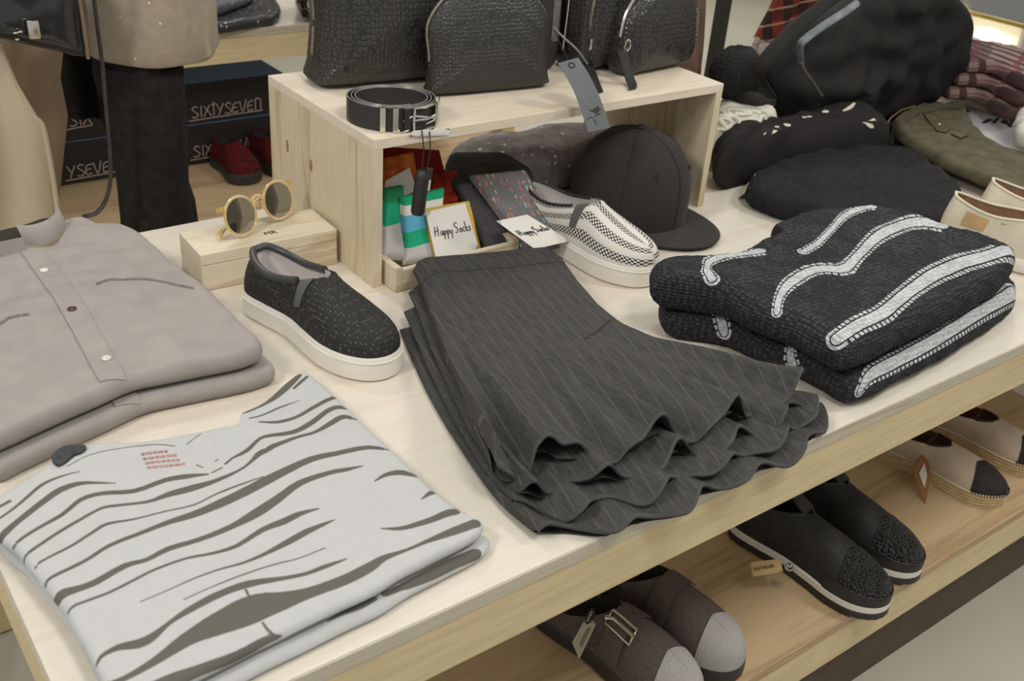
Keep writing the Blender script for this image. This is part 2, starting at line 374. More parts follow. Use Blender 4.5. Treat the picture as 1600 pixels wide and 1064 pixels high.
def stroke_mask(g, bv, strokes, blur=0.005, both=False):
    """print: strokes are polylines of photo points with a width in photo pixels, laid onto the cloth itself"""
    V = np.array(g.v); mask = np.zeros(len(V)); acr = np.full(len(V), 3.0); alo = np.zeros(len(V))
    for S_ in strokes:
        P3 = []; W = []
        Q = catmull([Vector(p) for p in S_], 3)
        for i, q in enumerate(Q):
            h = hit(bv, q[0], q[1])
            if h is None: continue
            a = Q[max(i - 1, 0)]; b = Q[min(i + 1, len(Q) - 1)]; t = Vector((b[0] - a[0], b[1] - a[1])); nn = Vector((-t.y, t.x)).normalized() * (max(q[2], 0.3) / 2)
            e = at(q[0] + nn.x, q[1] + nn.y, h.z); f = at(q[0] - nn.x, q[1] - nn.y, h.z)
            P3.append(h); W.append(min(max((e - f).length / 2, 0.0010), 0.05))
        run = 0.0
        for i in range(len(P3) - 1):
            a = np.array(P3[i]); b = np.array(P3[i + 1]); ab = b - a; l2 = ab @ ab
            if l2 < 1e-12: continue
            lo = np.minimum(a, b) - 0.06; hi = np.maximum(a, b) + 0.06
            idx = np.where(np.all((V > lo) & (V < hi), axis=1))[0]
            if not len(idx): continue
            p = V[idx]; u = np.clip(((p - a) @ ab) / l2, 0, 1); d = np.linalg.norm(p - (a + u[:, None] * ab), axis=1); w = W[i] * (1 - u) + W[i + 1] * u
            mask[idx] = np.maximum(mask[idx], np.clip(0.5 + (w - d) / (2 * blur), 0, 1))
            if both:
                q = d / w; better = q < acr[idx]; acr[idx] = np.where(better, q, acr[idx]); alo[idx] = np.where(better, run + u * math.sqrt(l2), alo[idx]); run += math.sqrt(l2)
    return {'across': np.minimum(acr, 3.0), 'along': alo} if both else mask
def ribbon(path, wid, bv, lift=0.0012, thk=0.0015, n=40, nw=5):
    P = resample(path, n); g = []
    for i in range(n):
        a, b = P[max(i - 1, 0)], P[min(i + 1, n - 1)]; t = b - a; nn = np.array((-t[1], t[0])); nn /= np.linalg.norm(nn); row = []
        w = wid[0] + (wid[1] - wid[0]) * i / (n - 1) if hasattr(wid, '__len__') else wid
        for k in range(nw):
            q = P[i][:2] + nn * w * (k / (nw - 1) - 0.5); h = bv.ray_cast(Vector((q[0], q[1], 3)), Vector((0, 0, -1)))[0]
            z = (h.z if h else T) + lift
            row.append((q[0], q[1], z))
        g.append(row)
    return G().sheet(g, thk)
def dropz(bv, x, y): 
    h = bv.ray_cast(Vector((x, y, 3)), Vector((0, 0, -1)))[0]; return h.z if h else T
# grey shirts
SHO = [(101, 345), (128, 339), (154, 347), (190, 351), (220, 365), (256, 394), (278, 413), (319, 442), (352, 475), (385, 511), (402, 527), (410, 536), (407, 546), (396, 550), (366, 559), (256, 581), (205, 592), (158, 612), (110, 632), (55, 656), (0, 680), (-45, 694), (-80, 640), (-80, 560), (-50, 470), (-25, 410), (0, 392), (30, 384), (60, 384), (84, 380), (98, 365)]
def shirt(z0, thk, dx, dy, label, seed, top):
    o = [p + Vector((dx, dy)) for p in ats(SHO, 0.81)]
    cx = sum(p.x for p in o) / len(o)
    pl = [at(x, y, 0.812).to_2d() + Vector((dx, dy)) for x, y in ((50, 395), (75, 430), (100, 466), (125, 505), (150, 548), (177, 596), (190, 626))]
    def fz(x, y):
        s = 0.004 * nz(x * 14, y * 5, seed + 3) + 0.0035 * nz(x * 9 + y * 26, y * 7 - x * 11, seed + 5) - 0.006 * math.exp(-((x - 0.36) ** 2 / 0.0012 + (y - 0.60) ** 2 / 0.004)) + 0.004 * math.exp(-((x - 0.30) ** 2 / 0.001 + (y - 0.58) ** 2 / 0.006))
        return s if top else 0.0
    g = slab(o, z0, thk, 0.012, 300, 60, 0.005 if top else 0.001, 6, fz=fz, seed=seed, dome=0.004 if top else 0.0, smooth=3, jit=0.001)
    r = thing('folded_shirt', label, 'shirt', (cx, 0.7, z0), 0, 'folded grey shirts')
    obj('body', g, M['grey_shirt'], r); bv = g.bvh()
    obj('button_placket', ribbon(pl[:-1], 0.034, bv, 0.0012, 0.002, 60, 7), M['grey_shirt'], r)
    st = G()
    for sd in (-1, 1):
        P = resample(pl[:-1], 60); q = []
        for i in range(60):
            a, b = P[max(i - 1, 0)], P[min(i + 1, 59)]; tt = b - a; nn = np.array((-tt[1], tt[0])) / np.linalg.norm(tt)
            c = P[i] + nn * sd * 0.0145; q.append((c[0], c[1], dropz(bv, c[0], c[1]) + 0.0024))
        st.tube(q, 0.0006, 5)
    obj('stitching', st, M['grey_seam'], r)
    for i, (px, py) in enumerate(((40, 378), (70, 428), (113.6, 489.5), (166.7, 563))):
        c = at(px, py, z0 + thk).to_2d() + Vector((dx, dy)); zc = dropz(bv, c.x, c.y) + 0.002
        b = obj('button', G().lathe([(0.0, 0), (0.0062, 0), (0.0068, 0.001), (0.0066, 0.0022), (0.005, 0.0026), (0.0042, 0.0018), (0, 0.0018)], (c.x, c.y, zc), 18), M['pearl'] if i != 2 else M['brown_button'], r)
    if top:
        # stand collar with its two raised points and dark inside
        cg = G(); rows = []
        cp = [at(x, y, 0.822) for x, y in ((-30, 404), (-5, 394), (22, 388), (40, 384))]
        for z, o2 in ((0.0, 0), (0.012, 0.001), (0.022, 0.002)):
            rows.append([Vector((p.x - o2, p.y + o2 * 2, 0.814 + z)) for p in catmull(cp, 6)])
        cg.sheet(rows, 0.003)
        cp = [at(x, y, 0.822) for x, y in ((36, 374), (60, 374), (84, 366), (99, 352), (100, 344))]
        rows = []
        for z, o2 in ((0.0, 0), (0.014, 0.002), (0.026, 0.010), (0.030, 0.016)):
            rows.append([Vector((p.x - o2 * 0.3, p.y + o2, 0.812 + z)) for p in catmull(cp, 6)])
        obj('collar', cg, M['grey_shirt'], r)
        c2 = G().sheet(rows, 0.003); obj('collar', c2, M['grey_shirt'], r)
        nk = catmull([at(x, y, 0.815) for x, y in ((-32, 402), (0, 388), (30, 383), (36, 372), (60, 371), (84, 363), (97, 350), (70, 348), (40, 358), (0, 368), (-40, 382))], 4, True)
        obj('neck_lining', G().prism([(p.x, p.y) for p in nk], 0.802, 0.8235, Matrix.Identity(4)), M['dark_in'], r)
        for tr in (((152, 446), (160, 441), (172, 436.5), (200, 438), (230, 439), (256, 440.5), (280, 444), (302, 447)), ((-10, 513), (0, 510), (15, 501), (30, 499), (46, 498))):
            fr = G()
            P = [at(x, y, 0.818) for x, y in tr]; P = resample([(p.x, p.y) for p in P], 46); random.seed(4)
            for k in (0, 1):
                fr.tube([(p[0], p[1] + 0.0035 * k + 0.0006 * random.uniform(-1, 1), dropz(bv, p[0], p[1]) + 0.0008) for p in P], [0.0011 + 0.0005 * random.random() for _ in P], 5)
            obj('frayed_seam', fr, M['frayed'], r)
    return r
M['grey_seam'] = plain('grey_stitch', (176, 170, 164), 0.9, 0.1)
M['frayed'] = plain('frayed_brown_grey', (136, 124, 118), 0.95, 0.05, var=0.3, vscale=400)
M['pearl'] = plain('pearl_button', (214, 210, 202), 0.2, 0.6)
M['brown_button'] = plain('brown_button', (70, 40, 34), 0.35, 0.5)
shirt(T + 0.001, 0.0275, 0.012, -0.012, 'lower of the two grey button shirts, showing only its folded edge on the table', 2.0, False)
shirt(T + 0.034, 0.030, 0.0, 0.0, 'upper grey button shirt with stand collar and pearl buttons, folded on top', 9.0, True)
# striped T shirts
k = 1 / 2.0513
def tp(L_): return [(x * k, 560 + y * k, w * k) for x, y, w in L_]
TEE = [(970, 38), (1000, 50), (1090, 130), (1170, 210), (1270, 300), (1350, 380), (1415, 435), (1490, 490), (1546, 516), (1542, 552), (1480, 592), (1300, 682), (1200, 742), (1040, 816), (880, 893), (700, 982), (560, 1050), (430, 1096), (388, 1105), (340, 1060), (300, 985), (215, 820), (180, 775), (110, 690), (45, 612), (2, 580), (-40, 520), (-20, 450), (60, 392), (150, 336), (230, 285), (330, 265), (450, 262), (560, 245), (640, 228), (720, 212), (772, 200), (778, 165), (850, 132), (905, 85)]
TZ = 0.783
tee_o = [at(x * k, 560 + y * k, TZ).to_2d() for x, y in TEE]
ST = [tp(s) for s in (
    [(-30, 530, 6), (0, 512, 6), (60, 468, 8), (130, 408, 9), (190, 380, 6), (255, 362, 3)],
    [(0, 585, 22), (15, 560, 20), (60, 520, 16), (150, 450, 18), (200, 418, 18), (260, 400, 12), (320, 399, 7), (370, 400, 3)],
    [(42, 612, 9), (60, 585, 9), (120, 545, 10), (200, 500, 11), (260, 452, 12), (330, 432, 12), (430, 425, 13), (530, 390, 14), (600, 378, 15), (668, 371, 4)],
    [(78, 660, 10), (90, 625, 9), (190, 556, 9), (260, 515, 9), (310, 487, 8), (350, 474, 9), (470, 460, 9), (540, 436, 16), (600, 420, 20), (680, 396, 14), (760, 362, 8), (800, 335, 8), (830, 306, 16), (850, 296, 16)],
    [(862, 290, 16), (878, 280, 15), (950, 253, 9), (1010, 236, 9), (1060, 208, 14), (1100, 187, 14), (1140, 196, 8), (1166, 205, 4)],
    [(112, 680, 8), (130, 652, 7), (230, 600, 8), (300, 555, 9), (345, 530, 9), (430, 515, 6), (530, 490, 5), (620, 470, 5), (690, 436, 5), (760, 408, 6), (845, 378, 3)],
    [(146, 735, 11), (160, 705, 10), (270, 650, 11), (350, 600, 11), (450, 560, 12), (540, 525, 16), (620, 500, 22), (700, 468, 26), (780, 430, 27), (860, 388, 26), (920, 358, 22), (1000, 322, 18), (1080, 304, 15), (1180, 285, 13), (1262, 297, 6)],
    [(180, 785, 30), (200, 755, 28), (260, 735, 20), (310, 715, 20), (400, 665, 18), (470, 645, 13), (540, 610, 17), (640, 580, 15), (740, 540, 18), (820, 497, 28), (890, 450, 24), (960, 400, 18), (1050, 368, 14), (1110, 356, 12), (1165, 344, 3)],
    [(216, 822, 8), (232, 796, 8), (280, 776, 8), (350, 750, 8), (430, 710, 8), (500, 675, 8), (600, 640, 8), (680, 625, 10), (760, 600, 12), (840, 550, 16), (910, 522, 20), (960, 498, 16), (1022, 481, 4)],
    [(450, 780, 3), (540, 742, 4), (620, 706, 5), (700, 677, 6), (780, 655, 8), (850, 626, 12), (920, 590, 18), (990, 552, 18), (1072, 517, 4)],
    [(590, 772, 3), (680, 732, 4), (760, 700, 5), (840, 672, 5), (900, 655, 5), (960, 640, 4), (1042, 607, 3)],
    [(308, 990, 8), (325, 955, 12), (380, 926, 20), (440, 915, 28), (485, 895, 26), (540, 850, 14), (600, 810, 20), (700, 757, 22), (800, 722, 22), (900, 706, 14), (980, 690, 12), (1050, 664, 14), (1112, 642, 3)],
    [(330, 1050, 16), (400, 1025, 18), (500, 968, 26), (600, 900, 46), (680, 860, 66), (760, 825, 84), (830, 795, 84), (900, 778, 60), (1000, 748, 36), (1100, 712, 34), (1180, 672, 32), (1230, 640, 20), (1300, 615, 9), (1380, 582, 14), (1460, 552, 26), (1545, 520, 28)],
    [(1200, 394, 3), (1240, 372, 13), (1290, 366, 16), (1352, 385, 8)], [(1350, 452, 3), (1385, 430, 16), (1416, 436, 14)],
    [(1220, 545, 3), (1290, 544, 14), (1380, 518, 18), (1440, 494, 22), (1492, 488, 16)],
    [(775, 178, 6), (840, 150, 8), (885, 122, 14), (925, 85, 18), (968, 44, 12)], [(942, 96, 6), (965, 75, 8), (992, 52, 6)],
    [(800, 192, 4), (840, 182, 5), (900, 156, 5), (962, 134, 3)], [(832, 203, 5), (890, 204, 9), (950, 188, 9), (1000, 160, 10), (1060, 129, 11), (1098, 131, 5)],
    [(740, 322, 5), (790, 296, 12), (820, 268, 10), (850, 250, 10), (940, 236, 14), (1000, 205, 14), (1050, 168, 13), (1090, 156, 12), (1132, 176, 5)],
    [(630, 342, 4), (652, 350, 2)], [(680, 366, 4), (712, 350, 4)], [(722, 338, 6), (742, 322, 6)], [(690, 330, 3), (700, 322, 3)],
    [(215, 346, 3), (290, 308, 3), (400, 286, 3), (500, 276, 3), (560, 281, 3)], [(598, 276, 3), (650, 238, 3), (720, 208, 3)], [(-10, 480, 8), (30, 458, 9)],
    [(788, 742, 9), (803, 772, 8)], [(842, 846, 8), (858, 870, 9), (882, 892, 10)],
    [(420, 1090, 40), (540, 1036, 44), (640, 998, 30), (760, 955, 26), (850, 905, 22), (905, 890, 8)])]
GAPS = [tp(s) for s in ([(790, 748, 5), (800, 772, 5)],)]
M['tee'] = printed('grey_marl_print', (186, 187, 186), (98, 96, 88))
def tee(o, z0, thk, label, strokes, seed, n=760, m=150, amp=0.0018):
    def fz(x, y): return 0.0012 * nz(x * 14 + 3, y * 14, seed) + 0.0008 * nz(x * 40, y * 40, seed)
    g = slab(o, z0, thk, 0.011, n, m, amp, 8, fz=fz, seed=seed, cen=tuple(at(690 * k, 560 + 560 * k, TZ).to_2d()), jit=0.001, smooth=3)
    bv = g.bvh(); mk = stroke_mask(g, bv, strokes) if strokes else np.zeros(len(g.v))
    cx = sum(p.x for p in o) / len(o); cy = sum(p.y for p in o) / len(o)
    r = thing('folded_t_shirt', label, 't-shirt', (cx, cy, z0), 0, 'folded striped t-shirts')
    obj('body', g, M['tee'], r, attr=mk)
    return r, bv
lower = [p + Vector((0.002, -0.013)) for p in tee_o]
LST = [tp(s) for s in ([(1050, 842, 6), (1100, 815, 16), (1150, 795, 22), (1200, 770, 16)], [(1235, 755, 20), (1282, 735, 20)], [(1298, 728, 26), (1380, 690, 34), (1450, 655, 34), (1525, 625, 30)])]
tee(lower, T + 0.001, 0.0145, 'lower grey striped t-shirt, only its front fold showing beneath the upper one', LST, 31.0, 500, 60)
r, bv = tee(tee_o, T + 0.0185, 0.0155, 'upper pale grey t-shirt with dark zebra stripes, folded at the near left corner', ST, 12.0)
pr = G(); random.seed(8)
for row in range(4):
    x = 452 + 6 * row; 
    while x < 540 + 14 * row:
        wl = random.uniform(9, 20); y = 303 + row * 15 - (x - 450) * 0.10
        a = at(x * k, 560 + y * k, 0.7845); b = at((x + wl) * k, 560 + (y - wl * 0.1) * k, 0.7845); c2 = at((x + wl + 2) * k, 560 + (y + 7 - wl * 0.1) * k, 0.7845); d2 = at((x + 2) * k, 560 + (y + 7) * k, 0.7845)
        P = [Vector((q.x, q.y, dropz(bv, q.x, q.y) + 0.0006)) for q in (a, b, c2, d2)]
        pr.add(P + [p + Vector((0, 0, -0.0004)) for p in P], [(0, 1, 2, 3), (4, 7, 6, 5)]); x += wl + 4
pr2 = G(); pr2.v = [v for v in pr.v]; 
half = len(pr.f) // 2
obj('neck_print', pr, plain('red_grey_print', (178, 134, 130), 0.9, 0.1, var=0.25, vscale=90), r)
nk = [at(x * k, 560 + y * k, TZ + 0.004) for x, y in ((166, 322), (178, 300), (205, 284), (240, 278), (276, 282), (262, 300), (235, 312), (205, 336), (184, 344))]
obj('neck_opening', G().prism([(p.x, p.y) for p in catmull(nk, 4, True)], 0.7825, 0.7885, Matrix.Identity(4)), plain('dark_neck_tape', (58, 60, 60), 0.6, 0.3, var=0.4, vscale=160), r)
# pinstripe skirts
def coons(Lc, Rc, Wc, Hc, nu, nv):
    Lc, Rc = resample(Lc, nv), resample(Rc, nv); Wc, Hc = resample(Wc, nu), resample(Hc, nu); A = np.zeros((nv, nu, 2))
    for j in range(nv):
        v = j / (nv - 1)
        for i in range(nu):
            u = i / (nu - 1)
            A[j, i] = (1 - u) * Lc[j] + u * Rc[j] + (1 - v) * Wc[i] + v * Hc[i] - ((1 - u) * (1 - v) * Wc[0] + u * (1 - v) * Wc[-1] + (1 - u) * v * Hc[0] + u * v * Hc[-1])
    return A
c2p = lambda L_: [(600 + x / 2.1286, 360 + y / 2.1286) for x, y in L_]
SKL = c2p([(98, 112), (118, 150), (170, 300), (228, 450), (300, 620), (330, 690)])
SKR = c2p([(540, 36), (600, 80), (650, 150), (720, 230), (800, 295), (900, 345), (1080, 400), (1250, 470), (1385, 512)])
SKW = c2p([(98, 112), (110, 82), (140, 68), (240, 62), (370, 52), (470, 40), (540, 36)])
SKH = c2p([(330, 690), (390, 790), (450, 800), (485, 720), (530, 715), (620, 744), (720, 736), (800, 692), (880, 672), (960, 676), (1040, 650), (1100, 612), (1150, 604), (1220, 585), (1300, 546), (1385, 512)])
BOT = dict(L=[(.668, .560), (.60, .36), (.548, .14), (.546, .045)], R=[(.95, .52), (1.01, .30), (1.06, .12), (1.092, .036)], W=[(.668, .560), (.80, .55), (.95, .52)], H=[(.546, .045), (.62, .0), (.72, -.022), (.806, -.018), (.92, -.022), (1.01, -.012), (1.092, .036)])
M['skirt'] = pinstripe('grey_pinstripe', (67, 66, 64), (94, 92, 88), 0.019, 0.26)
def skirt(z0, thk, low, ph, label, seed, amp, freq=4.6):
    Z = 0.815; grow = 0 if low == 0 else 1
    def cur(px, bot):
        a = resample([at(x, y, Z).to_2d() for x, y in px], 40); b = resample(catmull([Vector(p) for p in bot], 6), 40)
        return [p for p in a * (1 - low) + b * low]
    Lc, Rc, Wc, H = cur(SKL, BOT['L']), cur(SKR, BOT['R']), cur(SKW, BOT['W']), cur(SKH, BOT['H'])
    nu, nv = 150, 110; A = coons(Lc, Rc, Wc, H, nu, nv); V = []; F = []; top = np.zeros((nv, nu, 3)); bot = np.zeros((nv, nu, 3))
    for j in range(nv):
        v = j / (nv - 1)
        for i in range(nu):
            u = i / (nu - 1); x, y = A[j, i]
            e = min(1.0, u / 0.035, (1 - u) / 0.03, v / 0.03); e = max(0.0, e); e = math.sqrt(1 - (1 - e) ** 2)
            w = max(0.0, (v - 0.45) / 0.55) ** 1.6
            wave = math.sin(2 * PI * (freq * u + ph) + 1.2 * nz(u * 3, seed)) + 0.4 * math.sin(2 * PI * (9.3 * u + ph * 2))
            fold = amp * w * wave
            gap = 0.35 + 0.65 * e
            wr = 0.0016 * nz(x * 18, y * 18, seed) + 0.003 * w * nz(x * 24, y * 24, seed + 4)
            zt = z0 + thk * gap + fold + wr + 0.007 * w + 0.008 * math.sin(PI * min(1, v)) * math.sin(PI * u) * (1 if grow == 0 else 0.3)
            zb = z0 + thk * 0.5 * (1 - e) + max(-0.002, fold * 0.55)
            lim = max(T + 0.001, z0 - 0.004)
            zt = max(zt, lim + 0.004); zb = max(zb, lim)
            oy = -0.010 * w * math.cos(2 * PI * (freq * u + ph)); 
            top[j, i] = (x, y + oy, zt); bot[j, i] = (x, y + oy * 0.5 + 0.004 * w, zb)
    V = np.vstack([top.reshape(-1, 3), bot.reshape(-1, 3)]); o = nu * nv; I = lambda j, i: j * nu + i
    for j in range(nv - 1):
        for i in range(nu - 1):
            F.append((I(j, i), I(j + 1, i), I(j + 1, i + 1), I(j, i + 1))); F.append((o + I(j, i), o + I(j, i + 1), o + I(j + 1, i + 1), o + I(j + 1, i)))
    for j in range(nv - 1):
        F.append((I(j, 0), o + I(j, 0), o + I(j + 1, 0), I(j + 1, 0))); F.append((I(j, nu - 1), I(j + 1, nu - 1), o + I(j + 1, nu - 1), o + I(j, nu - 1)))
    for i in range(nu - 1): F.append((I(0, i), I(0, i + 1), o + I(0, i + 1), o + I(0, i)))
    g = G().add(V, F); b = A.reshape(-1, 2).mean(0)
    r = thing('folded_skirt', label, 'skirt', (b[0], b[1], z0), 0, 'stacked pinstripe skirts')
    obj('panel', g, M['skirt'], r)
    # narrow hem facing hanging along the wavy edge and the waistband seam
    rows = [[Vector(top[nv - 1, i]) + Vector((0, 0.001, 0.0006)) for i in range(nu)], [Vector(top[nv - 1, i]) + Vector((0.0012, -0.003, -0.0025)) for i in range(nu)], [Vector(top[nv - 1, i]) + Vector((0.001, -0.002, -0.0055)) for i in range(nu)]]
    rows = [[Vector((p.x, p.y, max(p.z, max(T + 0.0015, z0 - 0.010)))) for p in rr] for rr in rows]
    obj('hem', G().sheet(rows, 0.0012), M['skirt_hem'], r)
    return r, top
M['skirt_hem'] = plain('grey_hem', (78, 77, 76), 0.85, 0.15, var=0.1)
skirt(T + 0.0015, 0.010, 1.0, 0.10, 'bottom skirt of the pinstripe stack, its frilled hem overhanging the table edge', 5.0, 0.006, 5.3)
skirt(T + 0.0145, 0.010, 0.70, 0.42, 'second grey pinstripe skirt from the bottom of the frilled stack', 15.0, 0.009, 4.9)
skirt(T + 0.0275, 0.011, 0.36, 0.71, 'third grey pinstripe skirt up, lying right beneath the top one', 25.0, 0.014, 5.2)
r, top = skirt(T + 0.043, 0.016, 0.0, 0.0, 'topmost grey pinstripe skirt with plain waistband and rippled flounce', 35.0, 0.024, 4.3)
P = [Vector(top[14, i]) + Vector((0, 0, 0.0006)) for i in range(2, 148)]
obj('waist_seam', G().tube(P, 0.0008, 5), M['ink'], r)
P = [Vector(top[int(62 - 10 * i / 40), 108 + i]) + Vector((0, 0, 0.0006)) for i in range(34)]
obj('hip_seam', G().tube(P, 0.0007, 5), M['ink'], r)
# striped chunky knits
c3 = lambda L_: [(1000 + x / 2.6667, 290 + y / 2.6667) + ((p[0] / 2.6667,) if p else ()) for x, y, *p in L_]
SWO = c3([(45, 330), (60, 300), (130, 285), (250, 283), (400, 250), (480, 215), (570, 180), (556, 152), (640, 120), (760, 85), (930, 72), (1030, 85), (1180, 125), (1330, 165), (1480, 205), (1568, 262), (1560, 320), (1500, 370), (1380, 440), (1240, 520), (1080, 590), (960, 650), (870, 670), (800, 640), (640, 560), (500, 510), (320, 430), (150, 400), (60, 380)])
M['knit'] = knit('black_chunky_knit', (42, 42, 44), (76, 76, 80), printcol=(208, 210, 212))
def line3(L_, w): return c3([(x, y, w) for x, y in L_])
def band(L_, w): return [line3(L_, w * 1.75)]           # white rib with a dotted row along each side
def knit_top(o, z0, thk, label, strokes, seed, fz=None, n=620, m=120, dome=0.0):
    g = slab(o, z0, thk, 0.030, n, m, 0.006 if fz else 0.002, 6, fz=fz, seed=seed, jit=0.004, smooth=3, dome=dome, side=15, cen=tuple(at(1290, 430, 0.86).to_2d()))
    V = []
    for x, y, z in g.v: 
        e = 0.0012 * nz(x * 170, y * 110, z * 150); V.append((x + e, y + e, z + e))
    g.v = V; bv = g.bvh(); mk = stroke_mask(g, bv, strokes, both=True)
    r = thing('folded_sweater', label, 'sweater', (1.37, 0.22, z0), 0, 'folded striped sweaters')
    obj('body', g, M['knit'], r, attr=mk); return r
swo = ats(SWO, 0.865)
def fz2(x, y): return 0.007 * nz(x * 9, y * 9, 3.3) - 0.010 * math.exp(-((x - 1.27) ** 2 / 0.004 + (y - 0.33) ** 2 / 0.008))
ST_low = band([(915, 860), (960, 790), (1060, 735), (1200, 660), (1330, 580), (1440, 510), (1560, 445)], 30) + band([(322, 505), (338, 560), (350, 612)], 30) + band([(372, 486), (420, 512)], 16) + band([(640, 640), (625, 700), (640, 760)], 28) + band([(665, 605), (708, 640)], 16)
knit_top([p + Vector((0.024, -0.012)) for p in swo], T + 0.001, 0.053, 'lower black knit sweater with one white stripe, under the other on table corner', ST_low, 3.0, None, 460, 60)
ST_up = band([(820, 640), (900, 585), (1010, 530), (1110, 450), (1220, 375), (1330, 325), (1450, 290), (1560, 255)], 34) + band([(570, 530), (580, 470), (620, 410), (700, 360), (770, 345), (850, 345), (910, 290), (980, 220), (1060, 175), (1160, 150), (1250, 160)], 26) + band([(300, 385), (278, 345), (300, 310), (370, 290), (500, 272)], 22) + band([(680, 275), (740, 240), (800, 180), (860, 120), (940, 90), (1020, 84)], 14)
knit_top(swo, T + 0.060, 0.060, 'upper black chunky knit sweater with four white stripes, folded on the right', ST_up, 8.0, fz2)
# ------------------------------------------------------------------ shoes (local: heel at origin, toe along +y)
def foot_outline(L, W, side=1, n=96, pointy=0.0):
    pts = [(0.0, 0.0), (0.26, 0.018), (0.36, 0.09), (0.37, 0.24), (0.36, 0.40), (0.43, 0.58), (0.50, 0.72), (0.47, 0.86), (0.28 - pointy, 0.965), (0.0, 1.0),
           (-0.27 + pointy, 0.955), (-0.44, 0.84), (-0.48, 0.70), (-0.41, 0.55), (-0.33, 0.40), (-0.34, 0.24), (-0.34, 0.09), (-0.25, 0.018)]
    return resample(catmull([Vector((x * W * side, y * L)) for x, y in pts], 8, True), n, True)
def inset_o(O, d):
    c = np.array((0.0, 0.0)); A = np.roll(O, -1, 0) - np.roll(O, 1, 0); Nn = np.stack([A[:, 1], -A[:, 0]], 1); Nn /= np.maximum(np.linalg.norm(Nn, axis=1, keepdims=True), 1e-9)
    area = np.sum(O[:, 0] * np.roll(O[:, 1], -1) - np.roll(O[:, 0], -1) * O[:, 1])
    return O - Nn * d * (1 if area > 0 else -1)
def crest_z(y, prof): return float(np.interp(y, [p[0] for p in prof], [p[1] for p in prof]))
class Upper:
    def __init__(s, O, L, hs, throat, cw, prof, heel_h, mid_h, heel_in=0.012, toe_in=0.03, inset=0.004):
        s.O = inset_o(O, inset); s.L = L; s.hs = hs; s.th = throat; s.cw = cw; s.prof = prof; s.heel_h = heel_h; s.mid_h = mid_h; s.hi = heel_in; s.ti = toe_in
    def top(s, p):
        y = p[1]; sg = 1 if p[0] >= 0 else -1
        if y >= s.th:
            f = (y - s.th) / (s.L - s.th); yy = s.th + f * (s.L - s.ti - s.th); return Vector((0.0, yy, s.hs + crest_z(yy / s.L, s.prof)))
        f = y / s.th; yy = s.hi + f * (s.th - s.hi); q = (f - 0.42) / 0.58 if f > 0.42 else (0.42 - f) / 0.42
        x = sg * s.cw * math.sqrt(max(0.0, 1 - q ** (2.2)))
        if f < 0.42: x *= 1.0
        zt = crest_z(s.th / s.L, s.prof)
        z = zt * f ** 2.2 + (1 - f ** 2.2) * (s.mid_h + (s.heel_h - s.mid_h) * (1 - min(1, f / 0.5)) ** 1.5)
        return Vector((x, yy, s.hs + z))
    def pt(s, p, v, off=0.0):
        b = Vector((p[0], p[1], s.hs)); c = s.top(p); y = p[1]
        k = min(1.0, max(0.0, (y - s.th * 0.45) / (s.th * 0.6)))
        g1 = 1 - math.cos(v * PI / 2); h1 = math.sin(v * PI / 2) ** 0.9
        g0 = v ** 1.4; h0 = v
        gg = g0 * (1 - k) + g1 * k; hh = h0 * (1 - k) + h1 * k
        bulge = 0.004 * math.sin(PI * v) * (1 - k)
        q = Vector((b.x + (c.x - b.x) * gg, b.y + (c.y - b.y) * gg, b.z + (c.z - b.z) * hh))
        d = Vector((p[0], (y - s.L * 0.45) * 0.5)); d = d.normalized() if d.length > 1e-6 else Vector((0, -1))
        q.x += d.x * (bulge + off * math.cos(v * 1.2)); q.y += d.y * (bulge + off * math.cos(v * 1.2)); q.z += off * math.sin(v * 1.2)
        return q
    def mesh(s, m=18, v0=0.0, v1=1.0, sel=None, off=0.0):
        R = [[s.pt(p, v0 + (v1 - v0) * j / (m - 1), off) for p in s.O] for j in range(m)]; g = G()
        if sel is None: return g.rings(R, True)
        idx = [i for i, p in enumerate(s.O) if sel(p)]
        # contiguous run
        n = len(s.O); st = next((i for i in idx if (i - 1) % n not in idx), idx[0]); run = []
        while st % n in idx and len(run) < n: run.append(st % n); st += 1
        return g.sheet([[s.pt(s.O[i], v0 + (v1 - v0) * j / (m - 1), off) for i in run] for j in range(m)], 0.0012)
    def collar(s):
        P = [s.top(p) for p in s.O if p[1] < s.th * 0.995]
        i0 = [i for i, p in enumerate(s.O) if p[1] < s.th * 0.995]; n = len(s.O)
        st = next(i for i in i0 if (i - 1) % n not in i0); run = []
        while st % n in i0: run.append(s.top(s.O[st % n])); st += 1
        return run
    def lining(s, depth_z=0.006, shrink=0.80):
        run = s.collar(); g = G(); R = [run]
        for j in range(1, 7):
            f = j / 6; R.append([Vector((p.x * (1 + (0.10) * math.sin(f * PI)) * (1 - 0.12 * f), p.y * (1 - 0.02 * f) + 0.004 * f, p.z + (s.hs + depth_z - p.z) * f)) for p in run])
        g.rings(R, True); n = len(run); c = sum(R[-1], Vector()) / n
        g.add(R[-1] + [c], [(i, (i + 1) % n, n) for i in range(n)]); return g
def sole_mesh(O, h, prof=((0.0, 0.004), (0.004, 0.0), (0.5, 0.0), (0.9, 0.001), (1.0, 0.003))):
    g = G(); R = []
    for z, i in prof: 
        Q = inset_o(O, i); R.append([Vector((p[0], p[1], z * h if z > 0.02 else z)) for p in Q])
    R[0] = [Vector((p.x, p.y, 0)) for p in R[0]]
    return g.rings(R, True, True, True)
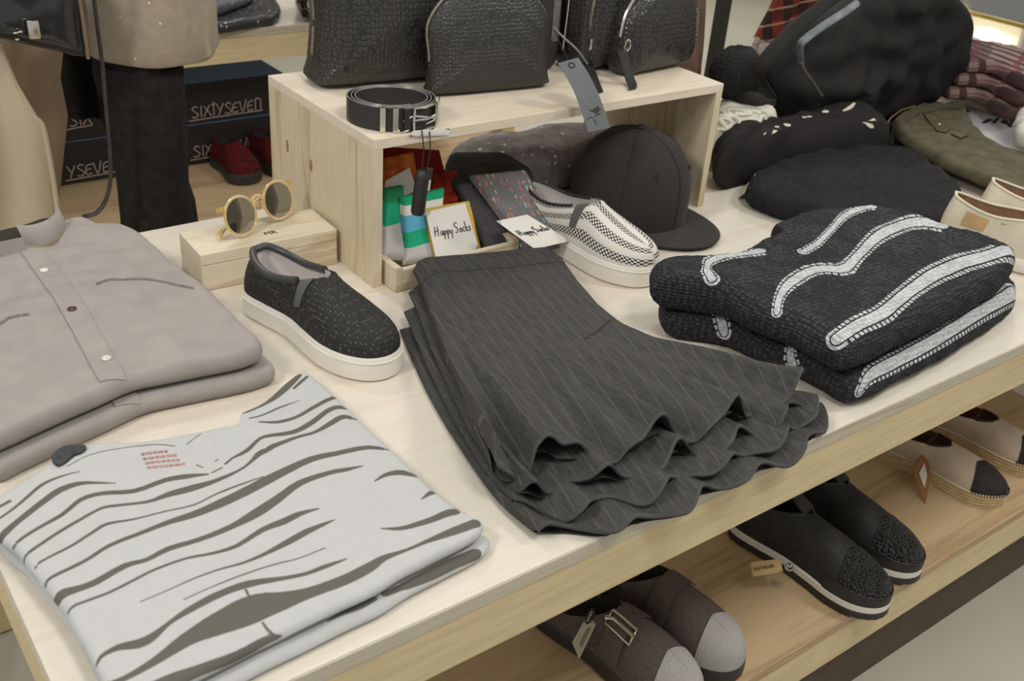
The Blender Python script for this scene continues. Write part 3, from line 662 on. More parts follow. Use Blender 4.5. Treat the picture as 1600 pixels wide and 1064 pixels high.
def slip_on(name, label, loc, rz, L, W, hs, mats, side=1, gore=True, padded=True, group=None):
    r = thing(name, label, 'shoe', loc, rz, group)
    O = foot_outline(L, W, side)
    obj('sole', sole_mesh(O, hs), mats['sole'], r, True)
    ln = G()
    for z, d in ((hs * 0.80, 0.0006), (hs * 0.30, 0.0006)): ln.tube([(p[0], p[1], z) for p in inset_o(O, -d + 0.0004)], 0.0009, 6, True)
    g1 = G().tube([(p[0], p[1], hs * 0.80) for p in O], 0.0011, 6, True); obj('foxing_line', g1, mats['sole'], r, True)
    prof = [(0.50, 0.088), (0.55, 0.083), (0.60, 0.073), (0.70, 0.058), (0.80, 0.046), (0.88, 0.039), (0.95, 0.030), (1.0, 0.02)]
    U = Upper(O, L, hs - 0.001, 0.56 * L, 0.034, prof, 0.070, 0.050)
    vv = [j / 21 for j in range(22) for p in U.O]; pp = [p for j in range(22) for p in U.O]
    ac = [(1 if p[0] >= 0 else -1) * (1 - v) * (0.30 * W + 0.040 + 0.012 * (1 - min(1, p[1] / L))) for v, p in zip(vv, pp)]; al = [p[1] + 0.0 for p in pp]
    obj('upper', U.mesh(22), mats['upper'], r, True, attr={'across': ac, 'along': al})
    obj('lining', U.lining(), mats['lining'], r, True)
    run = U.collar(); h = [p for p in run if p.y < U.th * 0.80]
    obj('collar_binding', G().tube(h, 0.0062 if padded else 0.003, 10), mats['collar'], r, True)
    if gore:
        for sg in (1, -1):
            i = [j for j, p in enumerate(U.O) if p[0] * sg > 0]; a = min(i, key=lambda j: abs(U.O[j][1] - 0.475 * L))
            base_p = U.O[a]
            rows = []
            for j in range(7):
                v = 0.30 + 0.68 * j / 6; row = []
                for q in range(5):
                    w = 0.0075 + 0.003 * j / 6; yy = base_p[1] + (q / 4 - 0.5) * 2 * w + 0.004 * j / 6
                    b = min(i, key=lambda t: abs(U.O[t][1] - yy)); e = U.O[b]; row.append(U.pt(np.array((e[0], yy)), min(v, 1.0), 0.0022))
                rows.append(row)
            obj('elastic_gore', G().sheet(rows, 0.0015), mats['gore'], r, True)
        # edge of the vamp arching over the throat
        ys = [p for p in U.O if U.th * 0.94 < p[1] < U.th * 1.12]
    return r, U
def weave_mat(name, col, hi, sx=260, sy=120):
    m, nt, b = base(name, 0.7, 0.3); v = coords(nt, (sx, sy, sy)); vo = N(nt, 'ShaderNodeTexVoronoi'); vo.inputs['Scale'].default_value = 1; vo.inputs['Randomness'].default_value = 0.25; nt.links.new(v, vo.inputs['Vector'])
    s = N(nt, 'ShaderNodeSeparateColor'); nt.links.new(vo.outputs['Color'], s.inputs[0]); k = math_(nt, 'MULTIPLY', math_(nt, 'LESS_THAN', vo.outputs['Distance'], 0.33), math_(nt, 'LESS_THAN', s.outputs[0], 0.6))
    nt.links.new(mixc(nt, k, lin(col), lin(hi)), b.inputs['Base Color']); bump(nt, b, inv(nt, vo.outputs['Distance']), 0.7, 0.003); return m
def check_mat(name):
    m, nt, b = base(name, 0.85, 0.15); v = coords(nt)
    X = N(nt, 'ShaderNodeAttribute', attribute_name='across').outputs['Fac']; Y = N(nt, 'ShaderNodeAttribute', attribute_name='along').outputs['Fac']
    bandf = math_(nt, 'FRACT', math_(nt, 'ADD', math_(nt, 'DIVIDE', X, 0.030), 10.08)); inb = math_(nt, 'LESS_THAN', bandf, 0.50)
    ck = N(nt, 'ShaderNodeTexChecker'); ck.inputs['Scale'].default_value = 1; cb = N(nt, 'ShaderNodeCombineXYZ')
    nt.links.new(math_(nt, 'MULTIPLY', X, 270.0), cb.inputs[0]); nt.links.new(math_(nt, 'MULTIPLY', Y, 230.0), cb.inputs[1]); cb.inputs[2].default_value = 0.5; nt.links.new(cb.outputs[0], ck.inputs['Vector'])
    ink = math_(nt, 'MULTIPLY', inb, ck.outputs['Fac'])
    n = N(nt, 'ShaderNodeTexNoise'); n.inputs['Scale'].default_value = 700; nt.links.new(v, n.inputs['Vector'])
    wh = ramp(nt, n.outputs['Fac'], [(0.3, lin((206, 202, 194))), (0.7, lin((230, 226, 218)))])
    nt.links.new(mixc(nt, ink, wh, lin((50, 47, 45))), b.inputs['Base Color']); bump(nt, b, n.outputs['Fac'], 0.3, 0.001); return m
M['collar_black'] = plain('black_padded_leather', (58, 59, 58), 0.35, 0.45)
M['gore_grey'] = plain('grey_elastic', (92, 94, 93), 0.8, 0.2, var=0.15, vscale=900)
M['lining_light'] = plain('pale_lining', (205, 200, 196), 0.85, 0.15, var=0.05)
sm = dict(sole=M['rubber_white'], upper=weave_mat('black_raffia_weave', (44, 43, 42), (80, 77, 73), 240, 150), lining=M['lining_light'], collar=M['collar_black'], gore=M['gore_grey'])
slip_on('slip_on_shoe', 'black woven slip-on shoe with thick white sole, beside the small sunglasses box', (0.512, 0.762, T + 0.0005), PI + 0.225, 0.325, 0.122, 0.040, sm, -1)
sm2 = dict(sole=M['rubber_white'], upper=check_mat('white_black_check_stripe'), lining=M['lining_light'], collar=M['black_satin'], gore=M['gore_grey'])
slip_on('slip_on_shoe', 'white slip-on shoe with black checked stripes leaning by the black cap', (1.095, 0.800, T + 0.0005), PI + 0.20, 0.325, 0.122, 0.040, sm2, -1, padded=False)
# cream slip-ons at the right edge
M['cream'] = plain('cream_canvas', (216, 208, 186), 0.85, 0.15, var=0.05, bmp=0.3, bscale=600)
M['tan_lining'] = plain('tan_leather_lining', (150, 118, 92), 0.6, 0.3, var=0.15, vscale=60)
M['jute'] = plain('jute_rope', (196, 172, 132), 0.9, 0.1, var=0.25, vscale=70, bmp=0.8, bscale=160, stretch=(1, 1, 4))
def cream_shoe(loc, rz, side, label, patch):
    r = thing('canvas_shoe', label, 'shoe', loc, rz, 'pair of cream canvas shoes'); L, W, hs = 0.33, 0.115, 0.030
    O = foot_outline(L, W, side); obj('sole', sole_mesh(O, hs), M['rubber_white'], r, True)
    prof = [(0.5, 0.085), (0.6, 0.078), (0.72, 0.060), (0.82, 0.045), (0.92, 0.034), (1.0, 0.02)]
    U = Upper(O, L, hs - 0.001, 0.60 * L, 0.036, prof, 0.098, 0.075); up = obj('upper', U.mesh(20), M['cream'], r, True)
    obj('lining', U.lining(), M['tan_lining'], r, True); run = U.collar()
    obj('collar_edge', G().tube(run, 0.0028, 8), M['cream'], r, True)
    if patch:
        sg = 1 if side > 0 else 1
        i = [j for j, p in enumerate(U.O) if p[0] * sg > 0]; rows = []
        for j in range(5):
            row = []
            for q in range(7):
                yy = 0.035 + 0.045 * q / 6; b = min(i, key=lambda t: abs(U.O[t][1] - yy)); row.append(U.pt(np.array((U.O[b][0], yy)), 0.55 + 0.32 * j / 4, 0.0022))
            rows.append(row)
        rows2 = [[Vector((-p.x, p.y, p.z)) for p in rr] for rr in rows]
        obj('leather_patch', G().sheet(rows, 0.0012), M['patch_tan'], r, True); 
    return r
M['patch_tan'] = plain('tan_patch', (196, 160, 116), 0.6, 0.3)
a0 = at(1488, 392, T + 0.0); b0 = at(1572, 340, T)
cream_shoe((1.800, 0.325, T + 0.0005), PI + 0.62, -1, 'cream canvas shoe with tan heel patch, just behind the striped sweaters', True)
cream_shoe((1.950, 0.335, T + 0.0005), PI + 0.62, 1, 'cream canvas shoe at the right edge, the taller one near the olive jeans', False)
# ------------------------------------------------------------------ lower shelf shoes
def sneaker(loc, rz, side, label, M_):
    r = thing('platform_sneaker', label, 'shoe', loc, rz, 'pair of black sequin sneakers'); L, W = 0.335, 0.122; O = foot_outline(L, W, side)
    tr = G(); R = []
    tread = inset_o(O, 0.001).copy(); 
    R = [[Vector((p[0], p[1], 0)) for p in inset_o(O, 0.004)]]
    R += [[Vector((p[0] * (1 + (0.012 if i % 2 else 0)), p[1] + (0.001 if i % 2 else 0), 0.003)) for i, p in enumerate(O)], [Vector((p[0] * (1 + (0.012 if i % 2 else 0)), p[1] + (0.001 if i % 2 else 0), 0.015)) for i, p in enumerate(O)], [Vector((p[0], p[1], 0.017)) for p in inset_o(O, 0.003)]]
    obj('tread', tr.rings(R, True, True, True), M['black_satin'], r, True)
    obj('midsole', G().rings([[Vector((p[0], p[1], z)) for p in inset_o(O, i)] for z, i in ((0.0165, 0.002), (0.018, 0.0), (0.030, 0.0), (0.032, 0.002))], True, True, True), M['rubber_white'], r, True)
    prof = [(0.42, 0.100), (0.50, 0.090), (0.60, 0.080), (0.72, 0.064), (0.82, 0.054), (0.90, 0.046), (0.96, 0.034), (1.0, 0.02)]
    U = Upper(O, L, 0.031, 0.44 * L, 0.036, prof, 0.085, 0.072, toe_in=0.026)
    obj('upper', U.mesh(22), M_['up'], r, True); obj('lining', U.lining(), M['black'], r, True)
    obj('collar_edge', G().tube(U.collar(), 0.004, 8), M['black_satin'], r, True)
    obj('toe_rand', U.mesh(6, 0.0, 0.20, lambda p: p[1] > 0.66 * L, 0.003), M['black_satin'], r, True)
    obj('toe_band', G().tube([U.pt(p, 0.22, 0.003) for p in U.O if p[1] > 0.66 * L], 0.0022, 8), M['black_gloss'], r, True)
    tg = G().sheet([[Vector((x * 0.016 * (1 - 0.25 * (j / 4) ** 3), 0.43 * L - 0.010 * j, 0.128 + 0.006 * j - 0.004 * x * x)) for x in np.linspace(-1, 1, 9)] for j in range(5)], 0.006)
    peb = [[U.pt(p, v, 0.001) for p in U.O if p[1] > 0.74 * L] for v in np.linspace(0.25, 1.0, 26)]
    if peb: obj('pebbled_toe', U.mesh(20, 0.24, 1.0, lambda p: p[1] > 0.74 * L, 0.0014), M['pebble'], r, True)
    obj('tongue', tg, M['black_satin'], r, True)
    return r
def pebble(name):
    m, nt, b = base(name, 0.42, 0.5); v = coords(nt); vo = N(nt, 'ShaderNodeTexVoronoi'); vo.inputs['Scale'].default_value = 190; nt.links.new(v, vo.inputs['Vector']); b.inputs['Base Color'].default_value = (*lin((44, 43, 43)), 1); bump(nt, b, inv(nt, vo.outputs['Distance']), 1.0, 0.008); return m
M['pebble'] = pebble('black_pebble_beads')
sq = sequin('black_sequin_pebble', (44, 43, 42), (140, 138, 134), 260, 0.20, 0.62, 0.05)
sneaker((1.310, 0.300, SH + 0.0005), PI + 0.16, 1, 'nearer black sequin sneaker with white midsole and cardboard tag, lower shelf', dict(up=sq))
sneaker((1.452, 0.325, SH + 0.0005), PI + 0.12, -1, 'farther black sequin sneaker with white midsole, without a tag', dict(up=sq))
def espadrille(loc, rz, side, label):
    r = thing('espadrille', label, 'shoe', loc, rz, 'pair of beige espadrilles'); L, W = 0.33, 0.118; O = foot_outline(L, W, side, 120, 0.04); hs = 0.030
    R = []
    for j in range(13):
        z = hs * j / 12; R.append([Vector((p[0], p[1], z)) for p in inset_o(O, 0.0022 * abs(math.sin(j * PI / 3)) - 0.001)])
    obj('jute_sole', G().rings(R, True, True, True), M['jute'], r, True)
    prof = [(0.50, 0.062), (0.60, 0.056), (0.72, 0.046), (0.82, 0.038), (0.90, 0.030), (0.96, 0.022), (1.0, 0.012)]
    U = Upper(O, L, hs - 0.001, 0.58 * L, 0.036, prof, 0.050, 0.044)
    obj('upper', U.mesh(20), M['beige_canvas'], r, True); obj('lining', U.lining(), M['brown_insole'], r, True)
    obj('toe_cap', U.mesh(12, 0.0, 1.0, lambda p: p[1] > 0.80 * L, 0.0012), M['black'], r, True)
    obj('throat_edge', G().tube([p for p in U.collar() if p.y > 0.44 * L], 0.003, 6), M['black'], r, True)
    obj('rim_cord', G().tube([U.pt(p, 0.02, 0.002) for p in U.O], 0.0018, 6, True), M['cream'], r, True)
    pts = [p for p in resample(U.O, 120, True) if p[1] > 0.80 * L]
    for p in pts[:100:1]:
        q = U.pt(p, 0.05, 0.003); d = Vector((p[0], p[1] - 0.6 * L)).normalized()
        obj('blanket_stitch', G().tube([q + Vector((d.x, d.y, 0)) * 0.0012 + Vector((0, 0, -0.004)), q + Vector((d.x, d.y, 0)) * 0.0012 + Vector((0, 0, 0.005))], 0.0014, 5), M['black'], r, True)
    return r
M['beige_canvas'] = plain('beige_canvas', (190, 174, 154), 0.9, 0.1, var=0.08, bmp=0.3, bscale=700)
M['brown_insole'] = plain('brown_insole', (104, 70, 56), 0.6, 0.25, var=0.2, vscale=40)
espadrille((1.800, 0.358, SH + 0.0005), PI + 0.22, 1, 'nearer beige espadrille with black toe, tan diamond tag beside it')
espadrille((1.985, 0.360, SH + 0.0005), PI + 0.22, -1, 'farther beige espadrille, cut off by the right edge of the photo')
def clog(loc, rz, side, label, buckle):
    r = thing('wool_clog', label, 'shoe', loc, rz, 'pair of grey wool clogs'); L, W = 0.335, 0.126; O = foot_outline(L, W, side); hs = 0.030; sdir = 1
    obj('sole', sole_mesh(O, hs), M['black_satin'], r, True)
    prof = [(0.45, 0.088), (0.55, 0.084), (0.68, 0.074), (0.80, 0.062), (0.90, 0.050), (0.96, 0.036), (1.0, 0.02)]
    U = Upper(O, L, hs - 0.001, 0.47 * L, 0.040, prof, 0.020, 0.030, toe_in=0.02)
    obj('upper', U.mesh(22), M['felt'], r, True); obj('lining', U.lining(), M['black'], r, True)
    obj('toe_cap', U.mesh(14, 0.0, 1.0, lambda p: p[1] > 0.815 * L, 0.0016), M['felt_light'], r, True)
    rows = []
    for y in (0.48, 0.51, 0.54, 0.57, 0.60):
        row = []
        for v in np.linspace(0.12, 1.0, 14):
            p = min((q for q in U.O if q[0] * sdir > 0 ), key=lambda q: abs(q[1] - y * L)); row.append(U.pt(np.array((p[0], y * L)), v, 0.006))
        for v in np.linspace(0.95, 0.55, 7):
            p = min((q for q in U.O if q[0] * sdir < 0), key=lambda q: abs(q[1] - y * L)); row.append(U.pt(np.array((p[0], y * L)), v, 0.004))
        rows.append(row)
    st = obj('strap', G().sheet(rows, 0.003), M['felt'], r, True)
    if buckle:
        def sp(y, v): 
            p = min((q for q in U.O if q[0] * sdir > 0 ), key=lambda q: abs(q[1] - y * L)); return U.pt(np.array((p[0], y * L)), v, 0.0085)
        fr = [sp(0.47, v) for v in np.linspace(0.55, 0.82, 5)] + [sp(y, 0.82) for y in (0.51, 0.55, 0.59)] + [sp(0.63, v) for v in np.linspace(0.82, 0.55, 5)] + [sp(y, 0.55) for y in (0.59, 0.55, 0.51)]
        obj('buckle_frame', G().tube(fr, 0.0022, 8, True), M['silver'], st, True)
        obj('buckle_bar', G().tube([sp(y, 0.70) for y in (0.46, 0.50, 0.55, 0.60, 0.64)], 0.0038, 8), M['silver'], st, True)
    return r
M['felt'] = plain('brown_grey_wool_felt', (98, 90, 84), 0.95, 0.05, var=0.3, vscale=350, bmp=0.6, bscale=500)
M['felt_light'] = plain('light_grey_wool_felt', (172, 170, 166), 0.95, 0.05, var=0.12, vscale=350, bmp=0.5, bscale=500)
clog((0.834, 0.326, SH + 0.0005), PI + 0.20, 1, 'nearer grey wool clog with silver buckle and paper tags, lower shelf', True)
clog((0.966, 0.345, SH + 0.0005), PI + 0.14, -1, 'farther grey wool clog with pale toe, behind the tagged one', False)
# ------------------------------------------------------------------ lettering helpers
def text_geo(body, size, Mx, depth=0.0006):
    cu = bpy.data.curves.new('lettering', 'FONT'); cu.body = body; cu.size = size; cu.extrude = depth / 2; cu.align_x = 'LEFT'
    o = bpy.data.objects.new('lettering', cu); COL.objects.link(o); dg = bpy.context.evaluated_depsgraph_get(); me = o.evaluated_get(dg).to_mesh()
    g = G().add([Mx @ v.co for v in me.vertices], [tuple(p.vertices) for p in me.polygons])
    o.evaluated_get(dg).to_mesh_clear(); bpy.data.objects.remove(o); bpy.data.curves.remove(cu); return g
STR = {'S': [[(.8, .85), (.5, 1), (.15, .8), (.5, .5), (.8, .25), (.45, 0), (.05, .1)]], 'I': [[(.25, 0), (.25, .55), (.3, 1.0)]], 'X': [[(0, 0), (.75, 1)], [(.1, .95), (.9, 0)]], 'T': [[(.3, -.05), (.3, 1.25)], [(.05, .95), (.6, 1.05)]],
       'Y': [[(0, 1), (.35, .45)], [(.8, 1.0), (.2, -.05)]], 'E': [[(.75, .9), (.15, .75), (.1, .05), (.7, .1)], [(.12, .45), (.6, .5)]], 'V': [[(0, 1), (.35, 0), (.8, 1.1)]], 'N': [[(.08, 0), (.12, .95), (.45, 1.0), (.7, .9), (.72, 0)]],
       'H': [[(0, 0), (.18, 1)], [(.5, 0), (.62, 1)], [(-.05, .45), (.7, .55)]], 'a': [[(.42, .38), (.2, .45), (.03, .2), (.18, 0), (.4, .3), (.45, 0)]], 'p': [[(.1, .42), (.02, -.45)], [(.08, .3), (.28, .42), (.38, .2), (.2, .02), (.08, .08)]],
       'y': [[(.05, .4), (.12, .1), (.3, .12)], [(.42, .42), (.15, -.45)]], 's2': [[(.6, .9), (.35, 1.02), (.1, .78), (.5, .42), (.4, .05), (.05, .08)]], 'o': [[(.2, .42), (.03, .2), (.2, 0), (.38, .2), (.2, .42)]], 'c': [[(.36, .36), (.18, .42), (.03, .2), (.18, 0), (.36, .06)]],
       'k': [[(.1, .95), (.05, 0)], [(.38, .42), (.08, .18), (.4, 0)]], 's': [[(.32, .38), (.15, .42), (.08, .28), (.28, .15), (.15, 0), (.02, .05)]], ' ': []}
def script(word, adv, h, r, Mx, under=False):
    g = G(); x = 0.0
    for ch in word:
        for s in STR[ch]:
            P = [(Mx(x + q[0] * h * 0.8, q[1] * h) if callable(Mx) else Mx @ Vector((x + q[0] * h * 0.8, q[1] * h, 0))) for q in (catmull([Vector(p) for p in s], 4) if len(s) > 2 else s)]; g.tube(P, r, 5)
        x += adv.get(ch, adv['*']) * h
    if under: g.tube([Mx @ Vector((-0.25 * h, -0.22 * h, 0)), Mx @ Vector((x, -0.10 * h, 0))], r, 5)
    return g
def frame_from(o, xdir, updir):                      # matrix with local x along xdir, local y along updir
    x = Vector(xdir).normalized(); z = x.cross(Vector(updir)).normalized(); y = z.cross(x)
    return Matrix.Translation(Vector(o)) @ Matrix((x, y, z)).transposed().to_4x4()
def pillow(outl, depth, Mx, kk=4.0, nr=10, dfun=None, smooth=5, fcurve=None, lump=0.0, seed=0.0):
    O = resample(catmull([Vector(p) for p in outl], smooth, True) if smooth > 1 else outl, 120, True); c = (O.max(0) + O.min(0)) / 2; R = []
    rs = [math.sin(i / nr * PI / 2) for i in range(nr + 1)]; rs[0] = 0.02
    for sgn, seq in ((-1, rs), (1, rs[::-1][1:])):
        for r in seq:
            ring = []
            for p in O:
                q = c + (p - c) * r; d = depth / 2 * max(0.0, 1 - r ** kk) ** (1 / kk)
                if dfun: d *= dfun(q[0], q[1])
                e = lump * nz(q[0] * 14, q[1] * 14, seed + sgn) if lump else 0
                ring.append(Mx @ Vector((q[0], q[1], -sgn * (d + e * (1 - r ** 4)))))
            R.append(ring)
    return G().rings(R, True, True, True), [Mx @ Vector((p[0], p[1], 0)) for p in O]
def qslab(P00, P10, P11, P01, thk, nu=24, nv=24, edge=0.25, amp=0.0, seed=0.0, bow=0.0):
    """cloth or card whose top face has the four given corners"""
    P00, P10, P11, P01 = map(Vector, (P00, P10, P11, P01)); nrm = (P10 - P00).cross(P01 - P00).normalized()
    if nrm.z < 0 and abs(nrm.z) > 0.05: nrm = -nrm
    g = G(); A = []
    for j in range(nv):
        row = []
        for i in range(nu):
            u, v = i / (nu - 1), j / (nv - 1); p = P00 * (1 - u) * (1 - v) + P10 * u * (1 - v) + P11 * u * v + P01 * (1 - u) * v
            e = min(u, 1 - u, v, 1 - v) * 2 * (1 / max(edge, 1e-3)); e = min(1, e); s = math.sqrt(1 - (1 - e) ** 2)
            h = -thk * 0.5 * (1 - s) + amp * nz(p.x * 25, p.y * 25, seed + p.z * 25) * s + bow * math.sin(PI * u) * math.sin(PI * v)
            row.append((p + nrm * h, p - nrm * thk * (0.5 + 0.5 * s)))
        A.append(row)
    V = [A[j][i][0] for j in range(nv) for i in range(nu)] + [A[j][i][1] for j in range(nv) for i in range(nu)]; o = nu * nv; I = lambda j, i: j * nu + i; F = []
    for j in range(nv - 1):
        for i in range(nu - 1):
            F.append((I(j, i), I(j, i + 1), I(j + 1, i + 1), I(j + 1, i))); F.append((o + I(j, i), o + I(j + 1, i), o + I(j + 1, i + 1), o + I(j, i + 1)))
    for j in range(nv - 1): F.append((I(j, 0), I(j + 1, 0), o + I(j + 1, 0), o + I(j, 0))); F.append((I(j, nu - 1), o + I(j, nu - 1), o + I(j + 1, nu - 1), I(j + 1, nu - 1)))
    for i in range(nu - 1): F.append((I(0, i), o + I(0, i), o + I(0, i + 1), I(0, i + 1))); F.append((I(nv - 1, i), I(nv - 1, i + 1), o + I(nv - 1, i + 1), o + I(nv - 1, i)))
    return g.add(V, F)
# ------------------------------------------------------------------ sunglasses on their wooden box
BX, BY, BRZ = 0.5775, 0.888, -0.035
t = thing('wooden_box', 'small pine sunglasses box with printed lettering, standing against the crate', 'box', (BX, BY, T), BRZ)
obj('body', G().box((0, 0, 0.024), (0.250, 0.104, 0.047), bev=0.0015), M['box_wood'], t, True, smooth=False)
obj('lid', G().box((0, 0, 0.0585), (0.250, 0.104, 0.0205), bev=0.0015), M['box_wood'], t, True, smooth=False)
obj('lettering', text_geo('MR.', 0.017, Matrix.Translation((-0.020, -0.0524, 0.022)) @ Matrix.Rotation(PI / 2, 4, 'X')), M['ink'], t, True, smooth=False)
obj('lettering', text_geo('MR', 0.017, Matrix.Translation((0.002, -0.022, 0.0692)), 0.0005), M['ink'], t, True, smooth=False)
ZB = T + 0.0690
M['honey'] = plain('honey_acetate', (214, 176, 104), 0.15, 0.6, var=0.1)
m_, nt_, b_ = base('clear_honey_acetate', 0.12, 0.6); b_.inputs['Base Color'].default_value = (*lin((240, 212, 140)), 1); b_.inputs['Transmission Weight'].default_value = 0.55; M['honey'] = m_
m_, nt_, b_ = base('dark_green_lens', 0.06, 0.8); b_.inputs['Base Color'].default_value = (*lin((58, 58, 48)), 1); b_.inputs['Transmission Weight'].default_value = 0.30; M['lens'] = m_
p1 = at(376, 375, ZB); p2 = at(452, 341, ZB); LR = 0.0335
t = thing('sunglasses', 'round dark sunglasses with honey coloured frame standing on the small pine box', 'sunglasses', ((p1 + p2) / 2).to_tuple())
ax = (p2 - p1).normalized(); back = Vector((0, 0, 1)).cross(ax).normalized()
if back.y < 0: back = -back
upv = (Vector((0, 0, 1)) * 0.95 + back * 0.30).normalized(); nrm = ax.cross(upv).normalized()
half = LR + 0.0135; mid = (p1 + p2) / 2 + upv * (LR + 0.0045)
for sg in (-1, 1):
    c = mid + ax * half * sg; Mx = frame_from(c, ax, upv)
    oval = [(LR * math.cos(a), LR * 0.93 * math.sin(a) + (0.0016 if math.sin(a) > 0.4 else 0)) for a in np.linspace(0, 2 * PI, 49)[:-1]]
    rim = obj('rim', G().tube([Mx @ Vector((x * 1.04, y * 1.04, 0)) for x, y in oval], 0.0028, 10, True), M['honey'], t)
    lens = G().rings([[Mx @ Vector((x * f, y * f, 0.004 * (1 - f * f) * s2 + 0.0008 * s2)) for x, y in oval] for s2, f in ((1, 0.05), (1, 0.5), (1, 0.85), (1, 1.0), (-1, 1.0), (-1, 0.5), (-1, 0.05))], True, True, True)
    obj('lens', lens, M['lens'], t)
    hp = c + ax * sg * (LR * 1.03) + upv * LR * 0.62
    obj('hinge', G().box((0, 0, 0), (0.009, 0.008, 0.010), M=frame_from(hp + ax * sg * 0.003 + back * 0.004, ax, upv), bev=0.001), M['honey'], t)
    # folded temple lying behind the lenses
    off = back * (0.012 + 0.006 * (sg + 1)); s0 = hp + ax * sg * 0.003 + off * 0.6
    e0 = mid - ax * sg * (half + LR * 0.55) - upv * (LR * (0.62 if sg > 0 else 0.30)) + off
    e1 = e0 - ax * sg * 0.022 - upv * 0.012
    if e1.z < ZB + 0.004: e1.z = ZB + 0.004
    obj('temple', G().tube(catmull([s0, s0 - ax * sg * 0.02 + back * 0.004 - upv * 0.004, (s0 + e0) / 2 + back * 0.004, e0, e1], 6), [0.0030] * 19 + [0.004, 0.0045, 0.005, 0.005, 0.004, 0.003], 8), M['honey'], t)
br = [mid + ax * x + upv * y + back * 0.001 for x, y in ((-0.0135, LR * 0.35), (-0.009, LR * 0.58), (0, LR * 0.66), (0.009, LR * 0.58), (0.0135, LR * 0.35))]
obj('bridge', G().tube(catmull(br, 5), 0.0034, 8), M['honey'], t)
for sg in (-1, 1):
    obj('nose_pad', G().tube([mid + ax * sg * 0.0125 + upv * 0.006 + back * 0.003, mid + ax * sg * 0.0145 - upv * 0.006 + back * 0.006], 0.0028, 8), M['honey'], t)
# ------------------------------------------------------------------ belt coil
BC = Vector((0.787, 0.797, CZ + 0.0008)); bw = 0.040
t = thing('belt', 'coiled black leather belt with silver buckle on the crate corner', 'belt', BC.to_tuple())
grid = []; turns = 3.05; nT = 190
for i in range(nT):
    a = -1.35 + 2 * PI * turns * i / (nT - 1); r_ = 0.0735 - 0.0062 * (turns * i / (nT - 1)) + 0.001 * math.sin(3 * a)
    x, y = math.cos(a) * r_ * 1.05, math.sin(a) * r_ * 0.92; ca, sa = math.cos(-0.45), math.sin(-0.45)
    grid.append([BC + Vector((x * ca - y * sa, x * sa + y * ca, z)) for z in (0.0, 0.0015, bw * 0.5, bw - 0.0015, bw)])
obj('strap', G().sheet(grid, 0.0032), M['belt_leather'] if 'belt_leather' in M else M['black_satin'], t)
obj('strap_edge', G().tube([r[-1] for r in grid], 0.0013, 6), plain('belt_edge_shine', (120, 118, 114), 0.3, 0.5), t)  # grey tone paints the shine along the coil's edges
def bp(a, z, k=1.0):
    r_ = 0.0775 * k; x, y = math.cos(a) * r_ * 1.05, math.sin(a) * r_ * 0.92; ca, sa = math.cos(-0.45), math.sin(-0.45); return BC + Vector((x * ca - y * sa, x * sa + y * ca, z))
AF = -1.78
for a in (AF - 0.02, AF + 0.24):
    obj('loop', G().sheet([[bp(a + d, z) for d in (-0.055, 0, 0.055)] for z in (-0.0003, 0.01, 0.03, bw + 0.0015)] + [[bp(a + d, bw + 0.0015, 0.94) for d in (-0.055, 0, 0.055)]], 0.0022), M['silver'], t)
fr = [bp(AF + 0.62 + d, z, 1.03) for d, z in [(0, 0.001), (0.25, 0.001), (0.5, 0.001), (0.66, 0.001), (0.66, 0.02), (0.66, bw), (0.5, bw + 0.001), (0.25, bw + 0.001), (0, bw + 0.001), (0, 0.02)]]
bk = obj('buckle', G().tube(fr, 0.0030, 8, True), M['silver'], t)
obj('prong', G().tube([bp(AF + 0.60, 0.02, 1.05), bp(AF + 0.9, 0.021, 1.08), bp(AF + 1.28, 0.021, 1.06)], 0.0022, 8), M['silver'], bk)
obj('buckle_plate', G().sheet([[bp(AF + 1.30 + d, z, 1.02) for d in np.linspace(0, 0.5, 6)] for z in (0.001, 0.02, bw)], 0.002), M['silver'], t)
# price label on white string, and the black security tag hanging from the buckle
t = thing('price_label', 'white price label with white string at the crate front edge by the belt', 'label', at(650, 205, CZ + 0.001).to_tuple())
q = [at(628, 207, CZ + 0.0015), at(678, 201, CZ + 0.0015), at(676, 192, CZ + 0.0025), at(632, 196, CZ + 0.0025)]
pl_ = [Vector((p.x, p.y, CZ + 0.0015)) for p in q]
obj('card', qslab(pl_[0], pl_[1], pl_[2], pl_[3], 0.0007, 8, 6, 0.02), M['white_card'], t)
obj('card', qslab(*[aty(px, py, CY0 - 0.0035) for px, py in ((645, 204), (702, 201), (703, 211), (640, 213))], 0.0007, 8, 6, 0.02), M['white_card'], t)
obj('string', G().tube(catmull([bp(AF + 0.30, 0.004, 1.08), at(622, 196, 1.03), at(640, 184, 1.045), at(652, 182, 1.046), at(680, 186, 1.034), at(648, 200, 1.025), at(632, 206, CZ + 0.003)], 6), 0.0013, 6), M['string_white'], t)
t = thing('security_tag', 'black cylindrical security tag hanging on a black cord in front of the crate', 'security tag', aty(655, 300, 0.700).to_tuple())
a0, b0 = aty(661, 266, 0.700), aty(652, 337, 0.700); d0 = (b0 - a0).normalized(); Mx = frame_from(a0, d0.orthogonal(), d0)
Mz = Matrix.Translation(a0) @ d0.to_track_quat('Z', 'Y').to_matrix().to_4x4(); Lh = (b0 - a0).length
obj('cylinder', G().lathe([(0.0, 0.0), (0.0075, 0.0), (0.0118, 0.005), (0.0122, 0.012), (0.0122, Lh - 0.008), (0.0105, Lh - 0.003), (0.0, Lh)], (0, 0, 0), 24, Mz), M['black_satin'], t)
obj('pin_head', G().lathe([(0.0, 0.0), (0.006, 0.0), (0.0062, 0.018), (0, 0.018)], (0, 0, 0), 16, Mz @ Matrix.Translation((0.010, -0.006, -0.006))), M['black_satin'], t)
